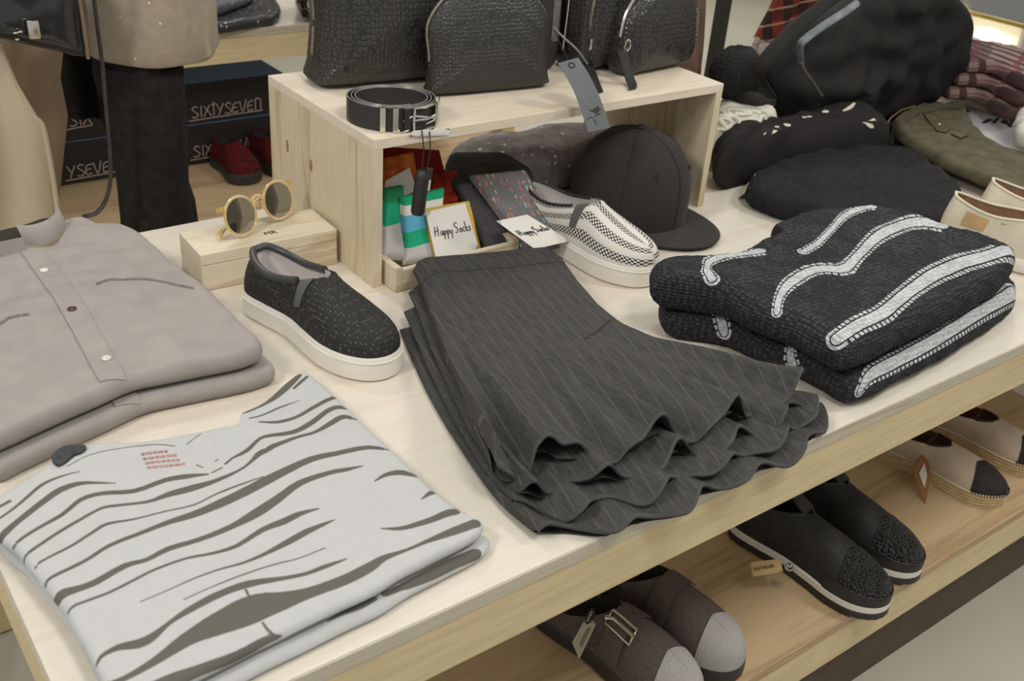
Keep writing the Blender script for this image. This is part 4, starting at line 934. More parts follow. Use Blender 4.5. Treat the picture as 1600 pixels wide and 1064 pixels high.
for (x1, y1), (x2, y2) in (((659, 203), (659, 266)), ((671, 205), (667, 264))):
    obj('cord', G().tube(catmull([aty(x1, y1, 0.7135), aty((x1 + x2) / 2 + 3, (y1 + y2) / 2, 0.706), aty(x2, y2, 0.700)], 6), 0.0010, 6), M['string_black'], t)
# ------------------------------------------------------------------ snakeskin bags on the crate
M['snake'] = snake('black_snakeskin', (56, 54, 52), (34, 33, 32), 120, 0.30)
M['snake_fine'] = snake('black_fine_snakeskin', (52, 50, 48), (36, 35, 34), 170, 0.40)
M['zip'] = plain('brass_grey_zip', (150, 142, 126), 0.35, 0.5, 0.8, var=0.5, vscale=500)
ZC = CZ + 0.0008
def dome_bag(name, label, c, rz, W, H, D, kk, mat, taper, dfun, zipspan, group=None):
    t = thing(name, label, 'bag', c, rz, group); Mx = Matrix.Rotation(PI / 2, 4, 'X')   # local x across, y up -> z
    w = W / 2; o = [(-w, 0.004), (-w * 0.5, 0), (0, 0), (w * 0.5, 0), (w, 0.004), (w * 1.0, H * 0.10), (w * (0.97), H * 0.35), (w * (1 - taper * 0.6), H * 0.66), (w * (0.72 - taper), H * 0.90), (w * 0.35, H * 0.99), (0, H), (-w * 0.35, H * 0.99), (-w * (0.72 - taper), H * 0.90), (-w * (1 - taper * 0.6), H * 0.66), (-w * 0.97, H * 0.35), (-w * 1.0, H * 0.10)]
    g, seam = pillow(o, D, Mx, kk, 12, dfun, 6); obj('body', g, mat, t, True)
    z = [p for p in seam if p.z > H * zipspan]
    # order from left to right over the top
    z.sort(key=lambda p: math.atan2(p.z - H * 0.3, p.x)); 
    obj('zipper', G().tube(z, 0.0032, 8), M['zip'], t, True)
    base_ = [p for p in seam if p.z < H * 0.03]; base_.sort(key=lambda p: p.x)
    return t, seam
t, seam = dome_bag('cosmetic_bag', 'smaller black snakeskin cosmetic pouch with zip over its domed top, standing in front', (1.045, 0.872, ZC), -0.13, 0.250, 0.192, 0.085, 3.0, M['snake_fine'], 0.02, lambda x, y: 1.0 - 0.55 * max(0, y) / 0.19, 0.25)
t.rotation_euler = (-0.10, 0, -0.13)
t, seam = dome_bag('wash_bag', 'large black snakeskin bag with zipped edge behind the belt, reaching above the photo', (0.970, 1.010, ZC), -0.10, 0.425, 0.36, 0.180, 3.2, M['snake'], 0.02, lambda x, y: 1.0 - 0.45 * max(0, y) / 0.36, 0.12)
# black tote with grey strip
t = thing('black_tote', 'narrow black bag with grey strip and silver zip between pouch and backpack', 'bag', (1.238, 0.990, ZC), -0.10)
obj('body', pillow([(-0.030, 0.002), (0.030, 0.002), (0.032, 0.15), (0.030, 0.30), (-0.030, 0.30), (-0.032, 0.15)], 0.12, Matrix.Rotation(PI / 2, 4, 'X'), 5, 10, None, 3)[0], M['black_satin'], t, True)
obj('label_strip', G().box((0.012, -0.0605, 0.115), (0.016, 0.002, 0.11), bev=0.0005), plain('grey_strip', (112, 108, 102), 0.7, 0.3, var=0.3, vscale=300), t, True)
obj('zipper', G().tube([(0.035, -0.060, 0.04), (0.037, -0.062, 0.12), (0.040, -0.060, 0.22)], 0.0026, 8), M['silver'], t, True)
# backpack
t = thing('backpack', 'black snakeskin backpack with rounded front pocket and metal zips at crate right end', 'backpack', (1.428, 0.950, ZC), 0.10)
RX = Matrix.Rotation(PI / 2, 4, 'X')
obj('body', pillow([(-0.14, 0.004), (-0.06, 0), (0.06, 0), (0.14, 0.004), (0.155, 0.08), (0.150, 0.25), (0.11, 0.37), (0, 0.41), (-0.11, 0.37), (-0.150, 0.25), (-0.155, 0.08)], 0.16, RX, 3.6, 12, None, 6, None, 0.006)[0], M['snake'], t, True)
pk, pseam = pillow([(-0.105, 0.004), (-0.05, 0), (0.05, 0), (0.105, 0.006), (0.118, 0.06), (0.108, 0.125), (0.06, 0.172), (0, 0.182), (-0.06, 0.172), (-0.105, 0.125), (-0.116, 0.06)], 0.105, Matrix.Translation((0.020, -0.085, 0.001)) @ RX, 2.8, 12)
pko = obj('front_pocket', pk, M['snake'], t, True)
zz = [p + Vector((0, -0.012, 0)) for p in pseam if p.z > 0.075]; zz.sort(key=lambda p: math.atan2(p.z - 0.05, p.x - 0.02)); obj('zipper', G().tube(zz, 0.0034, 8), M['silver'], pko, True)
zz = [Vector((-0.138, -0.052, 0.07)), Vector((-0.140, -0.056, 0.13)), Vector((-0.128, -0.058, 0.20)), Vector((-0.105, -0.060, 0.27))]; obj('zipper', G().tube(catmull(zz, 5), 0.0034, 8), M['zip'], t, True)
zp = obj('zip_pull', G().box((-0.138, -0.060, 0.062), (0.010, 0.006, 0.022), bev=0.0015), M['silver'], t, True)
obj('pull_ring', G().tube([Vector((-0.105 + 0.008 * math.cos(a), -0.128, 0.072 + 0.011 * math.sin(a))) for a in np.linspace(0, 2 * PI, 14)[:-1]], 0.0022, 6, True), M['silver'], t, True)
obj('pull_tab', G().sheet([[Vector((x + dx, y, z)) for dx in (-0.012, 0, 0.012)] for x, y, z in ((-0.125, -0.132, 0.065), (-0.118, -0.142, 0.035), (-0.112, -0.152, 0.010), (-0.118, -0.165, 0.0035), (-0.135, -0.180, 0.003))], 0.003), M['black_satin'], t, True)
# hang tags
M['tag_grey'] = plain('blue_grey_card', (104, 108, 110), 0.7, 0.25, var=0.05)
t = thing('hang_tag', 'grey hang tag with small bird emblem, hanging over the front of the crate', 'tag', at(905, 150, 1.03).to_tuple())
A_, B_, C_, D_ = aty(872, 99, 0.742), aty(903, 90, 0.742), aty(953, 199, 0.665), aty(919, 207, 0.665)
rows = []
for j in range(12):
    f = j / 11; bow = 0.010 * math.sin(PI * f); l = A_.lerp(D_, f) + Vector((0, -bow * 0.3, bow)); r_ = B_.lerp(C_, f) + Vector((0, -bow * 0.3, bow)); rows.append([l.lerp(r_, q / 5) for q in range(6)])
cd_ = obj('card', G().sheet(rows, 0.0012), M['tag_grey'], t)
def tagpt(u, v, lift=0.0013):
    j = min(10, int(v * 11)); f = v * 11 - j; p = rows[j][0].lerp(rows[j][-1], u).lerp(rows[j + 1][0].lerp(rows[j + 1][-1], u), f); n = (rows[0][-1] - rows[0][0]).cross(rows[11][0] - rows[0][0]).normalized()
    if n.y > 0: n = -n
    return p + n * lift
bird = [(0.30, .74), (0.45, .76), (0.62, .745), (0.80, .72), (0.78, .755), (0.86, .775), (0.74, .79), (0.66, .80), (0.60, .815), (0.50, .79), (0.42, .775)]
obj('bird_emblem', G().prism([(0, 0)] * 0 + [(p[0], p[1]) for p in bird], 0, 1, Matrix.Identity(4)) if False else G().add([tagpt(*p) for p in bird] + [tagpt(p[0], p[1], 0.0006) for p in bird], [tuple(range(11)), tuple(range(11, 22))[::-1]] + [(i, i + 11, (i + 1) % 11 + 11, (i + 1) % 11) for i in range(11)]), M['ink'], cd_)
lt = G()
for s in ([(.12, .86), (.25, .83), (.38, .85)], [(.50, .84), (.62, .81), (.76, .83)], [(.42, .87), (.44, .93)]): lt.tube([tagpt(u, v) for u, v in s], 0.0008, 5)
obj('lettering', lt, M['ink'], cd_)
obj('eyelet', G().tube([tagpt(0.5 + 0.14 * math.cos(a), 0.09 + 0.04 * math.sin(a), 0.0012) for a in np.linspace(0, 2 * PI, 14)[:-1]], 0.0012, 6, True), M['ink'], cd_)
obj('string', G().tube(catmull([aty(865, 43, 0.83), aty(880, 58, 0.80), aty(902, 78, 0.77), aty(918, 100, 0.77)], 6), 0.0020, 6), plain('grey_cord', (120, 118, 120), 0.7, 0.2), t)
obj('string', G().tube(catmull([aty(866, 46, 0.83), aty(876, 70, 0.80), aty(886, 92, 0.755), aty(891, 102, 0.740)], 6), 0.0010, 6), M['string_black'], t)
t = thing('hang_tag', 'dark blank hang tag lying on the crate behind the grey bird tag', 'tag', at(925, 120, ZC).to_tuple())
obj('card', qslab(at(908, 92, ZC + 0.022), at(922, 88, ZC + 0.022), at(943, 143, ZC + 0.002), at(925, 148, ZC + 0.002), 0.0012, 6, 8, 0.02), M['black_satin'], t)
# ------------------------------------------------------------------ sock tray and socks under the crate
t = thing('wooden_tray', 'shallow pine tray under the crate holding the packed socks', 'tray', (0.86, 0.82, T))
for c_, d_ in (((0.741, 0.818, T + 0.0235), (0.013, 0.27, 0.045)), ((0.994, 0.818, T + 0.0235), (0.013, 0.27, 0.045)), ((0.8675, 0.690, T + 0.0205), (0.240, 0.013, 0.039)), ((0.8675, 0.946, T + 0.0235), (0.240, 0.013, 0.045))):
    obj('tray_wall', G().box(c_, d_, bev=0.001), M['box_wood'], t, smooth=False)
obj('tray_floor', G().box((0.8675, 0.818, T + 0.0042), (0.240, 0.243, 0.007)), M['box_wood'], t, smooth=False)
def banded(name, stops, axis='Z'):
    m, nt, b = base(name, 0.9, 0.1); v = coords(nt); s = N(nt, 'ShaderNodeSeparateXYZ'); nt.links.new(v, s.inputs[0])
    r = N(nt, 'ShaderNodeValToRGB'); r.color_ramp.interpolation = 'CONSTANT'; e = r.color_ramp.elements; e[0].position = 0; e[0].color = (*lin(stops[0][1]), 1); e[1].position = stops[1][0]; e[1].color = (*lin(stops[1][1]), 1)
    for p, c in stops[2:]: x = e.new(p); x.color = (*lin(c), 1)
    mr = N(nt, 'ShaderNodeMapRange'); mr.inputs[1].default_value = 0.0; mr.inputs[2].default_value = 0.12; nt.links.new(s.outputs[axis], mr.inputs[0]); nt.links.new(mr.outputs[0], r.inputs[0]); nt.links.new(r.outputs[0], b.inputs['Base Color'])
    n = N(nt, 'ShaderNodeTexNoise'); n.inputs['Scale'].default_value = 500; nt.links.new(v, n.inputs['Vector']); bump(nt, b, n.outputs['Fac'], 0.4, 0.001); return m
def dashes(name, col):
    m, nt, b = base(name, 0.9, 0.1); v = coords(nt, (92, 62, 62), (0, 0, 0.12)); vo = N(nt, 'ShaderNodeTexVoronoi'); vo.inputs['Scale'].default_value = 1; vo.inputs['Randomness'].default_value = 0.5
    nt.links.new(v, vo.inputs['Vector']); vm = N(nt, 'ShaderNodeVectorMath', operation='SUBTRACT'); nt.links.new(v, vm.inputs[0]); nt.links.new(vo.outputs['Position'], vm.inputs[1]); s = N(nt, 'ShaderNodeSeparateXYZ'); nt.links.new(vm.outputs[0], s.inputs[0])
    k = math_(nt, 'MULTIPLY', math_(nt, 'LESS_THAN', math_(nt, 'ABSOLUTE', s.outputs[0]), 0.12), math_(nt, 'LESS_THAN', math_(nt, 'ABSOLUTE', s.outputs[1]), 0.27))
    sc = N(nt, 'ShaderNodeSeparateColor'); nt.links.new(vo.outputs['Color'], sc.inputs[0]); k = math_(nt, 'MULTIPLY', k, math_(nt, 'LESS_THAN', sc.outputs[1], 0.62))
    r = N(nt, 'ShaderNodeValToRGB'); r.color_ramp.interpolation = 'CONSTANT'; e = r.color_ramp.elements; e[0].color = (*lin((196, 112, 118)), 1); e[1].position = 0.75; e[1].color = (*lin((150, 190, 196)), 1)
    for p, c in ((0.3, (208, 186, 110)), (0.5, (206, 116, 88))): x = e.new(p); x.color = (*lin(c), 1)
    nt.links.new(sc.outputs[0], r.inputs[0]); n = N(nt, 'ShaderNodeTexNoise'); n.inputs['Scale'].default_value = 300; nt.links.new(coords(nt), n.inputs['Vector'])
    c = lin(col); nt.links.new(mixc(nt, k, ramp(nt, n.outputs['Fac'], [(0.3, tuple(x * .8 for x in c)), (0.7, tuple(x * 1.2 for x in c))]), r.outputs[0]), b.inputs['Base Color']); return m
GR, BL, LG, YE, WH = (40, 166, 122), (96, 176, 206), (186, 184, 182), (206, 172, 84), (222, 220, 212)
M['sock_green'] = banded('grey_green_sock', [(0, LG), (0.36, LG), (0.62, GR), (0.86, (52, 140, 96))])
M['sock_blue'] = banded('grey_blue_sock', [(0, LG), (0.42, GR), (0.60, BL), (0.80, WH), (0.92, GR)])
M['sock_yellow'] = banded('yellow_sock', [(0, YE), (0.40, (222, 176, 78)), (0.80, (198, 176, 96))])
M['sock_grey'] = dashes('grey_dashed_sock', (112, 111, 113))
M['sock_dark'] = plain('charcoal_sock', (70, 69, 70), 0.9, 0.1, var=0.2, vscale=200)
M['sock_orange'] = plain('orange_yellow_sock', (192, 104, 48), 0.9, 0.1, var=0.5, vscale=38)
M['sock_red'] = plain('deep_red_sock', (122, 34, 34), 0.9, 0.1, var=0.2, vscale=60)
M['black_gold'] = sequin('black_gold_fleck', (44, 42, 40), (140, 120, 70), 130, 0.10, 0.8, 0.35)
def sock_pack(label, corners, thk, mat, card=None, text_sz=None, group='packed socks under the crate', name='sock_pair', amp=0.003):
    P = [Vector(p) for p in corners]; c = sum(P, Vector()) / 4; zmin = min(p.z for p in P) - thk
    r = thing(name, label, 'socks', (c.x, c.y, zmin), 0, group)
    obj('sock', qslab(*P, thk, 26, 26, 0.22, amp, c.x * 30), mat, r)
    if card:
        Q = [Vector(p) for p in card]; co = obj('card', qslab(*Q, 0.0012, 8, 8, 0.02), M['white_card'], r)
        if text_sz:
            xd = (Q[1] - Q[0]); ud = (Q[3] - Q[0]); n = xd.cross(ud).normalized()
            if n.dot(CAM - Q[0]) < 0: n = -n
            h = 0.20; adv = {'*': .40, 'H': .72, 's2': .62, ' ': .22}
            asp = xd.length / ud.length
            def Mx(a, b, Q=Q, n=n, asp=asp):
                u = 0.09 + a * 0.92; v = 0.44 + b * asp * 0.9; u_, v_ = min(u, .99), v
                return Q[0] * (1 - u_) * (1 - v_) + Q[1] * u_ * (1 - v_) + Q[2] * u_ * v_ + Q[3] * (1 - u_) * v_ + n * 0.0012
            obj('lettering', script(['H', 'a', 'p', 'p', 'y', ' ', 's2', 'o', 'c', 'k', 's'], adv, h, 0.0007, Mx), M['ink'], co)
    return r
sock_pack('grey and green sock pair at the left end of the tray', [aty(601, 400, 0.735), aty(640, 405, 0.735), aty(632, 285, 0.830), aty(603, 290, 0.830)], 0.022, M['sock_green'])
sock_pack('grey, green and blue sock pair behind the upright lettered card', [aty(634, 412, 0.725), aty(690, 405, 0.725), aty(698, 290, 0.800), aty(628, 305, 0.800)], 0.022, M['sock_blue'], None)
sock_pack('yellow sock pair wearing the upright white lettered card', [aty(676, 410, 0.722), aty(758, 398, 0.722), aty(737, 312, 0.775), aty(664, 324, 0.775)], 0.020, M['sock_yellow'], [aty(681, 402, 0.716), aty(750, 392, 0.716), aty(727, 317, 0.766), aty(665, 331, 0.766)], 1)
sock_pack('charcoal sock pair lying left of the grey dashed socks', [at(712, 285, .868), at(748, 276, .868), at(812, 392, .772), at(770, 400, .772)][::-1], 0.020, M['sock_dark'])
sock_pack('grey socks with coloured dashes and flat white lettered card', [at(828, 393, .782), at(890, 378, .782), at(822, 259, .885), at(734, 268, .885)], 0.026, M['sock_grey'], [at(836, 389, .794), at(892, 376, .794), at(824, 335, .838), at(775, 345, .838)], 1)
sock_pack('orange and yellow patterned sock pair behind the green ones', [aty(600, 310, 0.850), aty(662, 300, 0.850), aty(648, 234, 0.905), aty(600, 244, 0.905)], 0.022, M['sock_orange'], [aty(600, 318, 0.842), aty(652, 298, 0.842), aty(640, 262, 0.868), aty(602, 282, 0.868)])
sock_pack('deep red sock pair at the back left inside the crate', [aty(600, 262, 0.915), aty(700, 268, 0.900), aty(690, 232, 0.950), aty(600, 226, 0.960)], 0.022, M['sock_red'])
sock_pack('red and orange sock pair showing right of the security tag', [aty(668, 330, 0.810), aty(722, 310, 0.810), aty(716, 262, 0.880), aty(676, 268, 0.880)], 0.022, plain('red_orange_sock', (150, 52, 36), 0.9, 0.1, var=0.6, vscale=25))
r = thing('gold_flecked_cloth', 'small black folded cloth with gold flecks behind the dashed socks', 'folded clothing', (1.03, 0.93, T)); o = ats([(690, 262), (705, 240), (780, 240), (820, 255), (840, 285), (800, 300), (720, 300), (690, 285)], 0.85)
obj('body', slab([p + Vector((0.0, -0.005)) for p in o], 0.775, 0.085, 0.02, 120, 16, 0.005, 12), M['black_gold'], r)
r = thing('sequin_top', 'folded grey purple top scattered with white sequins inside the crate', 'folded clothing', (1.22, 0.93, T))
M['sequin_grey'] = sequin('grey_purple_sequin', (150, 143, 143), (236, 234, 232), 52, 0.20, 0.7, 0.45)
obj('body', slab([(1.03, 0.965), (1.10, 1.06), (1.28, 1.075), (1.46, 1.055), (1.485, 0.95), (1.40, 0.915), (1.235, 0.905), (1.13, 0.925)], T + 0.001, 0.105, 0.035, 160, 24, 0.008, 9), M['sequin_grey'], r)
# ------------------------------------------------------------------ cap
CC = Vector((1.352, 0.772, T + 0.0008)); CRZ = 0.10
t = thing('cap', 'black flat-brimmed cap with button on top, in the mouth of the crate', 'cap', CC.to_tuple(), CRZ)
M['cap'] = plain('black_wool_cap', (56, 53, 51), 0.95, 0.1, var=0.3, vscale=500, bmp=0.3, bscale=600, sheen=0.1)
A_, B_, H_ = 0.119, 0.130, 0.182; R = []
def crown(f, a):
    z = H_ * f; s = math.sqrt(max(0.0, 1 - f ** 3.4)) if f < 1 else 0.0
    s = max(s, 0.02); front = 1 + 0.05 * f * max(0, -math.sin(a)) 
    k6 = 1 - 0.010 * abs(math.sin(3 * a)) * f
    return Vector((A_ * s * math.cos(a) * k6 * (1 - 0.05 * f), B_ * s * math.sin(a) * k6 * front - 0.012 * f, z + 0.004))
fs = [0, 0.08, 0.2, 0.35, 0.5, 0.62, 0.72, 0.8, 0.87, 0.92, 0.96, 0.985, 0.999]
obj('crown', G().rings([[crown(f, 2 * PI * k / 72) for k in range(72)] for f in fs], True, True, True), M['cap'], t, True)
for i in range(6):
    a = PI / 6 + i * PI / 3 + PI / 3 * 0; a = -PI / 2 + i * PI / 3
    obj('panel_seam', G().tube([crown(f, a) * 1.0 + (crown(f, a) - Vector((0, 0, 0.05))).normalized() * 0.0008 for f in np.linspace(0.02, 0.995, 24)], 0.0011, 5), M['cap'], t, True)
for a in (-PI / 3, -2 * PI / 3, 0.0, PI):
    p = crown(0.66, a); n = (p - Vector((0, 0, 0.04))).normalized(); Mx = Matrix.Translation(p + n * 0.001) @ n.to_track_quat('Z', 'Y').to_matrix().to_4x4()
    obj('eyelet', G().tube([Mx @ Vector((0.0045 * math.cos(q), 0.0045 * math.sin(q), 0)) for q in np.linspace(0, 2 * PI, 13)[:-1]], 0.0013, 6, True), M['cap'], t, True)
obj('button', G().lathe([(0.0, 0), (0.010, 0.0), (0.0105, 0.004), (0.007, 0.008), (0, 0.009)], (0, -0.012, H_ + 0.0035), 18), M['cap'], t, True)
rows = []
for j in range(10):
    f = j / 9; row = []
    for i in range(31):
        a = -PI + PI * i / 30; cx_, sy_ = math.cos(a), math.sin(a)
        p0 = Vector((A_ * 0.99 * cx_, B_ * 0.99 * sy_, 0.0)); ext = 0.098 * (abs(sy_) ** 0.55)
        p1_ = Vector((A_ * 1.04 * cx_, B_ * sy_ - ext, 0)); p = p0.lerp(p1_, f); p.z = 0.004 + 0.010 * (1 - (p.x / A_) ** 2) * f ** 0.7 * 0.6; row.append(p)
    rows.append(row)
obj('brim', G().sheet(rows, 0.0035), M['cap'], t, True)
# ------------------------------------------------------------------ tags on the shelf shoes
M['kraft'] = plain('kraft_card', (206, 176, 128), 0.8, 0.15, var=0.06)
t = thing('shoe_tag', 'kraft cardboard tag printed with dark capitals on the nearer sequin sneaker', 'tag', at(1200, 887, SH + 0.05).to_tuple())
Q = [at(1177, 901, SH + 0.050), at(1224, 893, SH + 0.060), at(1219, 873, SH + 0.072), at(1171, 878, SH + 0.062)]
Q = [p for p in Q]; co = obj('card', qslab(*Q, 0.0012, 8, 6, 0.02), M['kraft'], t)
xd = Q[1] - Q[0]; ud = Q[3] - Q[0]; n = xd.cross(ud).normalized(); n = n if n.dot(CAM - Q[0]) > 0 else -n; xu = xd.normalized(); yu = (ud - xu * ud.dot(xu)).normalized()
obj('lettering', text_geo('OUTSIDER', xd.length * 0.150, Matrix.Translation(Q[0] + xd * 0.06 + ud * 0.36 + n * 0.0012) @ Matrix((xu, yu, n)).transposed().to_4x4()), M['ink'], co, smooth=False)
dc = at(1233, 886, SH + 0.066); Mx = Matrix.Translation(dc) @ Matrix((xu, yu, n)).transposed().to_4x4()
dk = obj('round_badge', G().lathe([(0, 0), (0.0095, 0), (0.0095, 0.002), (0, 0.002)], (0, 0, 0), 22, Mx), M['black_satin'], t)
bg = G().tube([Mx @ Vector((0.0078 * math.cos(a), 0.0078 * math.sin(a), 0.0024)) for a in np.linspace(0, 2 * PI, 19)[:-1]], 0.0007, 5, True); bg.tube(catmull([Mx @ Vector((x, y, 0.0024)) for x, y in ((-.005, -.003), (-.002, .004), (.001, -.002), (.004, .003), (.005, -.001))], 4), 0.0008, 5)
obj('badge_emblem', bg, M['white_card'], dk)
t = thing('shoe_tag', 'tan diamond shaped tag with pale mark hanging from the nearer espadrille', 'tag', at(1440, 745, SH + 0.03).to_tuple())
dp = [at(1446, 702, SH + 0.062), at(1427, 737, SH + 0.040), at(1446, 788, SH + 0.002), at(1455, 742, SH + 0.036)]
nn = Vector((-0.6, -0.8, 0)).normalized() * 0.0012
obj('card', G().add(dp + [p - nn for p in dp], [(0, 1, 2, 3), (7, 6, 5, 4)] + [(i, i + 4, (i + 1) % 4 + 4, (i + 1) % 4) for i in range(4)]), plain('tan_tag', (150, 108, 66), 0.7, 0.2), t, smooth=False)
c_ = sum(dp, Vector()) / 4; ins = [c_.lerp(p, 0.45) + (CAM - c_).normalized() * 0.002 for p in dp]; ins2 = [p - nn * 0.4 for p in ins]
obj('pale_mark', G().add(ins + ins2, [(0, 1, 2, 3), (7, 6, 5, 4)] + [(i, i + 4, (i + 1) % 4 + 4, (i + 1) % 4) for i in range(4)]), M['white_card'], t, smooth=False)
t = thing('shoe_tag', 'pale paper tag with dark oval label tied to the buckled wool clog', 'tag', at(915, 1000, SH + 0.06).to_tuple())
Q = [at(905, 1030, SH + 0.050), at(930, 978, SH + 0.085), at(934, 965, SH + 0.092), at(915, 966, SH + 0.090), at(894, 1004, SH + 0.062)]; n = (Q[1] - Q[0]).cross(Q[4] - Q[0]).normalized(); n = n if n.dot(CAM - Q[0]) > 0 else -n
m5 = len(Q); co = obj('card', G().add([p + n * 0.0006 for p in Q] + [p - n * 0.0006 for p in Q], [tuple(range(m5)), tuple(range(m5, 2 * m5))[::-1]] + [(i, i + m5, (i + 1) % m5 + m5, (i + 1) % m5) for i in range(m5)]), plain('pale_tag', (190, 180, 160), 0.8, 0.15), t, smooth=False)
lx = (Q[1] - Q[0]).normalized(); ly = (Q[4] - Q[0]).normalized()
lb = [Q[0] + lx * a + ly * b + n * 0.0011 for a, b in ((0.014, 0.006), (0.05, 0.006), (0.05, 0.014), (0.014, 0.014))]; obj('paper_label', G().add(lb + [p - n * 0.0004 for p in lb], [(0, 1, 2, 3), (7, 6, 5, 4)]), plain('tag_brown_label', (142, 128, 108), 0.8, 0.1), co, smooth=False)
oc = at(922, 963, SH + 0.094); Mx = Matrix.Translation(oc + n * 0.001) @ Matrix((lx, n.cross(lx).normalized(), n)).transposed().to_4x4()
ov = obj('oval_label', G().lathe([(0, 0), (0.0068, 0), (0.0068, 0.0012), (0, 0.0012)], (0, 0, 0), 22, Mx @ Matrix.Diagonal((2.1, 1, 1, 1))), M['black_satin'], t)
og = G()
for i, ch in enumerate('oooo'):
    for s in STR['o']: og.tube([Mx @ Vector((-0.0095 + i * 0.0048 + q[0] * 0.008, -0.002 + q[1] * 0.010, 0.0016)) for q in s], 0.0005, 4)
obj('lettering', og, M['white_card'], ov)
# ------------------------------------------------------------------ dark clothes behind the sweaters
def cloth(name, label, cat, px, zt, z0, thk, mat, edge=0.025, amp=0.006, freq=9, group=None, n=200, m=30, fz=None, seed=0.0, shift=(0, 0), part='body'):
    o = [at(q[0], q[1], q[2] if len(q) > 2 else zt).to_2d() + Vector(shift) for q in px]; r = thing(name, label, cat, (sum(p.x for p in o) / len(o), sum(p.y for p in o) / len(o), z0), 0, group)
    g = slab(o, z0, thk, edge, n, m, amp, freq, fz=fz, seed=seed, jit=0.006); obj(part, g, mat, r); return r, g
M['jersey'] = plain('black_jersey', (40, 39, 40), 0.9, 0.12, var=0.25, vscale=90, bmp=0.4, bscale=90)
M['lace'] = sequin('black_lace', (50, 48, 48), (214, 206, 190), 26, 0.16, 0.85, 0.10)
r, g = cloth('black_trousers', 'large black folded garment spread over the table between the cap and cream shoes', 'folded clothing', [(1172, 300), (1176, 272), (1230, 246), (1300, 232), (1370, 226), (1425, 236), (1466, 262), (1505, 294), (1490, 335), (1440, 352), (1330, 348), (1240, 326)], 0.79, T + 0.001, 0.05, M['jersey'], fz=lambda x, y: 0.010 * nz(x * 6 + y * 20, y * 5, 2) + 0.006 * nz(x * 16, y * 16, 9), seed=4)
bvj = g.bvh(); q = [at(px, py, 0.792) for px, py in ((1158, 284), (1162, 275), (1179, 281), (1171, 296))]; 
lb = [Vector((p.x, p.y, 0.0)) for p in q]
for p in lb: p.z = max(dropz(bvj, p.x, p.y), T) + 0.004
obj('care_label', qslab(*lb, 0.0012, 8, 8, 0.05, 0.002), M['cream'], r)
M['lace'] = printed('black_lace_cloth', (42, 40, 40), (216, 208, 192))
r, g = cloth('lace_top', 'black lace top with small pale openings, draped right of the crate', 'folded clothing', [(1113, 296, .76), (1114, 240, .80), (1128, 196, .85), (1165, 182, .87), (1215, 166, .87), (1290, 152, .87), (1345, 150, .87), (1385, 170, .86), (1392, 205, .83), (1350, 228, .80), (1290, 240, .79), (1225, 262, .77), (1190, 282, .76), (1150, 290, .76)], 0.85, T + 0.001, 0.112, M['lace'], edge=0.055, seed=9, fz=lambda x, y: 0.016 * nz(x * 8, y * 14, 7) + 0.008 * nz(x * 20, y * 20, 3), n=420, m=90)
mk = stroke_mask(g, g.bvh(), [[(a - w * .35, b + w * .1, w * .35), (a, b, w * .6), (a + w * .35, b - w * .1, w * .35)] for a, b, w in ((1197, 210, 4), (1212, 205, 5), (1214, 198, 4), (1230, 195, 6), (1257, 183, 4), (1265, 182, 4), (1290, 174, 5))] + [[(1318, 173, 1), (1328, 168, 2.5), (1335, 161, 2)], [(1354, 196, 2), (1359, 193, 5), (1365, 185, 1)]])
a_ = r.children[0].data.attributes.new('print', 'FLOAT', 'POINT'); a_.data.foreach_set('value', np.asarray(mk, np.float32))
# white fringe scarf and black beanie
r, g = cloth('fringed_scarf', 'chunky off-white fringed scarf heaped beside the crate under the black beanie', 'scarf', [(1118, 182), (1124, 150), (1150, 135), (1190, 146), (1214, 162), (1214, 176), (1170, 184)], 0.88, T + 0.001, 0.125, plain('off_white_yarn', (206, 204, 190), 0.95, 0.1, bmp=0.8, bscale=150), 0.03, 0.008, 16, None, 120, 20)
bvs = g.bvh(); random.seed(5); fg = G(); vs = [Vector(v) for v in g.v if v[2] > T + 0.03]
for i in range(150):
    p = random.choice(vs); a = random.uniform(-0.6, 0.9); d = Vector((math.cos(a - 0.9), math.sin(a - 0.9), 0)); pts = []
    for s in np.linspace(-0.03, 0.03, 7):
        q = p + d * s + Vector((-d.y, d.x, 0)) * 0.008 * math.sin(s * 90 + i); pts.append(Vector((q.x, q.y, max(dropz(bvs, q.x, q.y), T + 0.01) + 0.004)))
    fg.tube(pts, 0.0058, 6)
fr = obj('fringe', fg, plain('off_white_fringe', (222, 220, 206), 0.95, 0.1), r); fr['kind'] = 'stuff'
bc = aty(1150, 114, 0.96); R = []
t = thing('knit_beanie', 'fuzzy black knitted beanie lying on the off-white fringed scarf', 'hat', (bc.x, bc.y, 0.89))
for i in range(15):
    f = -PI / 2 + PI * i / 14; R.append([Vector((bc.x + 0.072 * math.cos(f) * math.cos(a) * (1 + 0.06 * nz(math.cos(a) * 3, math.sin(a) * 3, f * 3)), bc.y + 0.06 * math.cos(f) * math.sin(a), bc.z + 0.064 * math.sin(f) + 0.008 * nz(math.cos(a) * 4, math.sin(a) * 4, f * 3))) for a in np.linspace(0, 2 * PI, 33)[:-1]])
obj('body', G().rings(R, True, True, True), knit('black_beanie_knit', (44, 43, 43), (58, 57, 57), (120, 120, 120)), t)
obj('brim', G().tube([bc + Vector((0.040 + 0.050 * math.cos(a), -0.02 + 0.045 * math.sin(a), -0.050 + 0.01 * math.sin(a) - 0.25 * 0.05 * math.cos(a))) for a in np.linspace(0, 2 * PI, 25)[:-1]], 0.020, 10, True), M['black'], t)
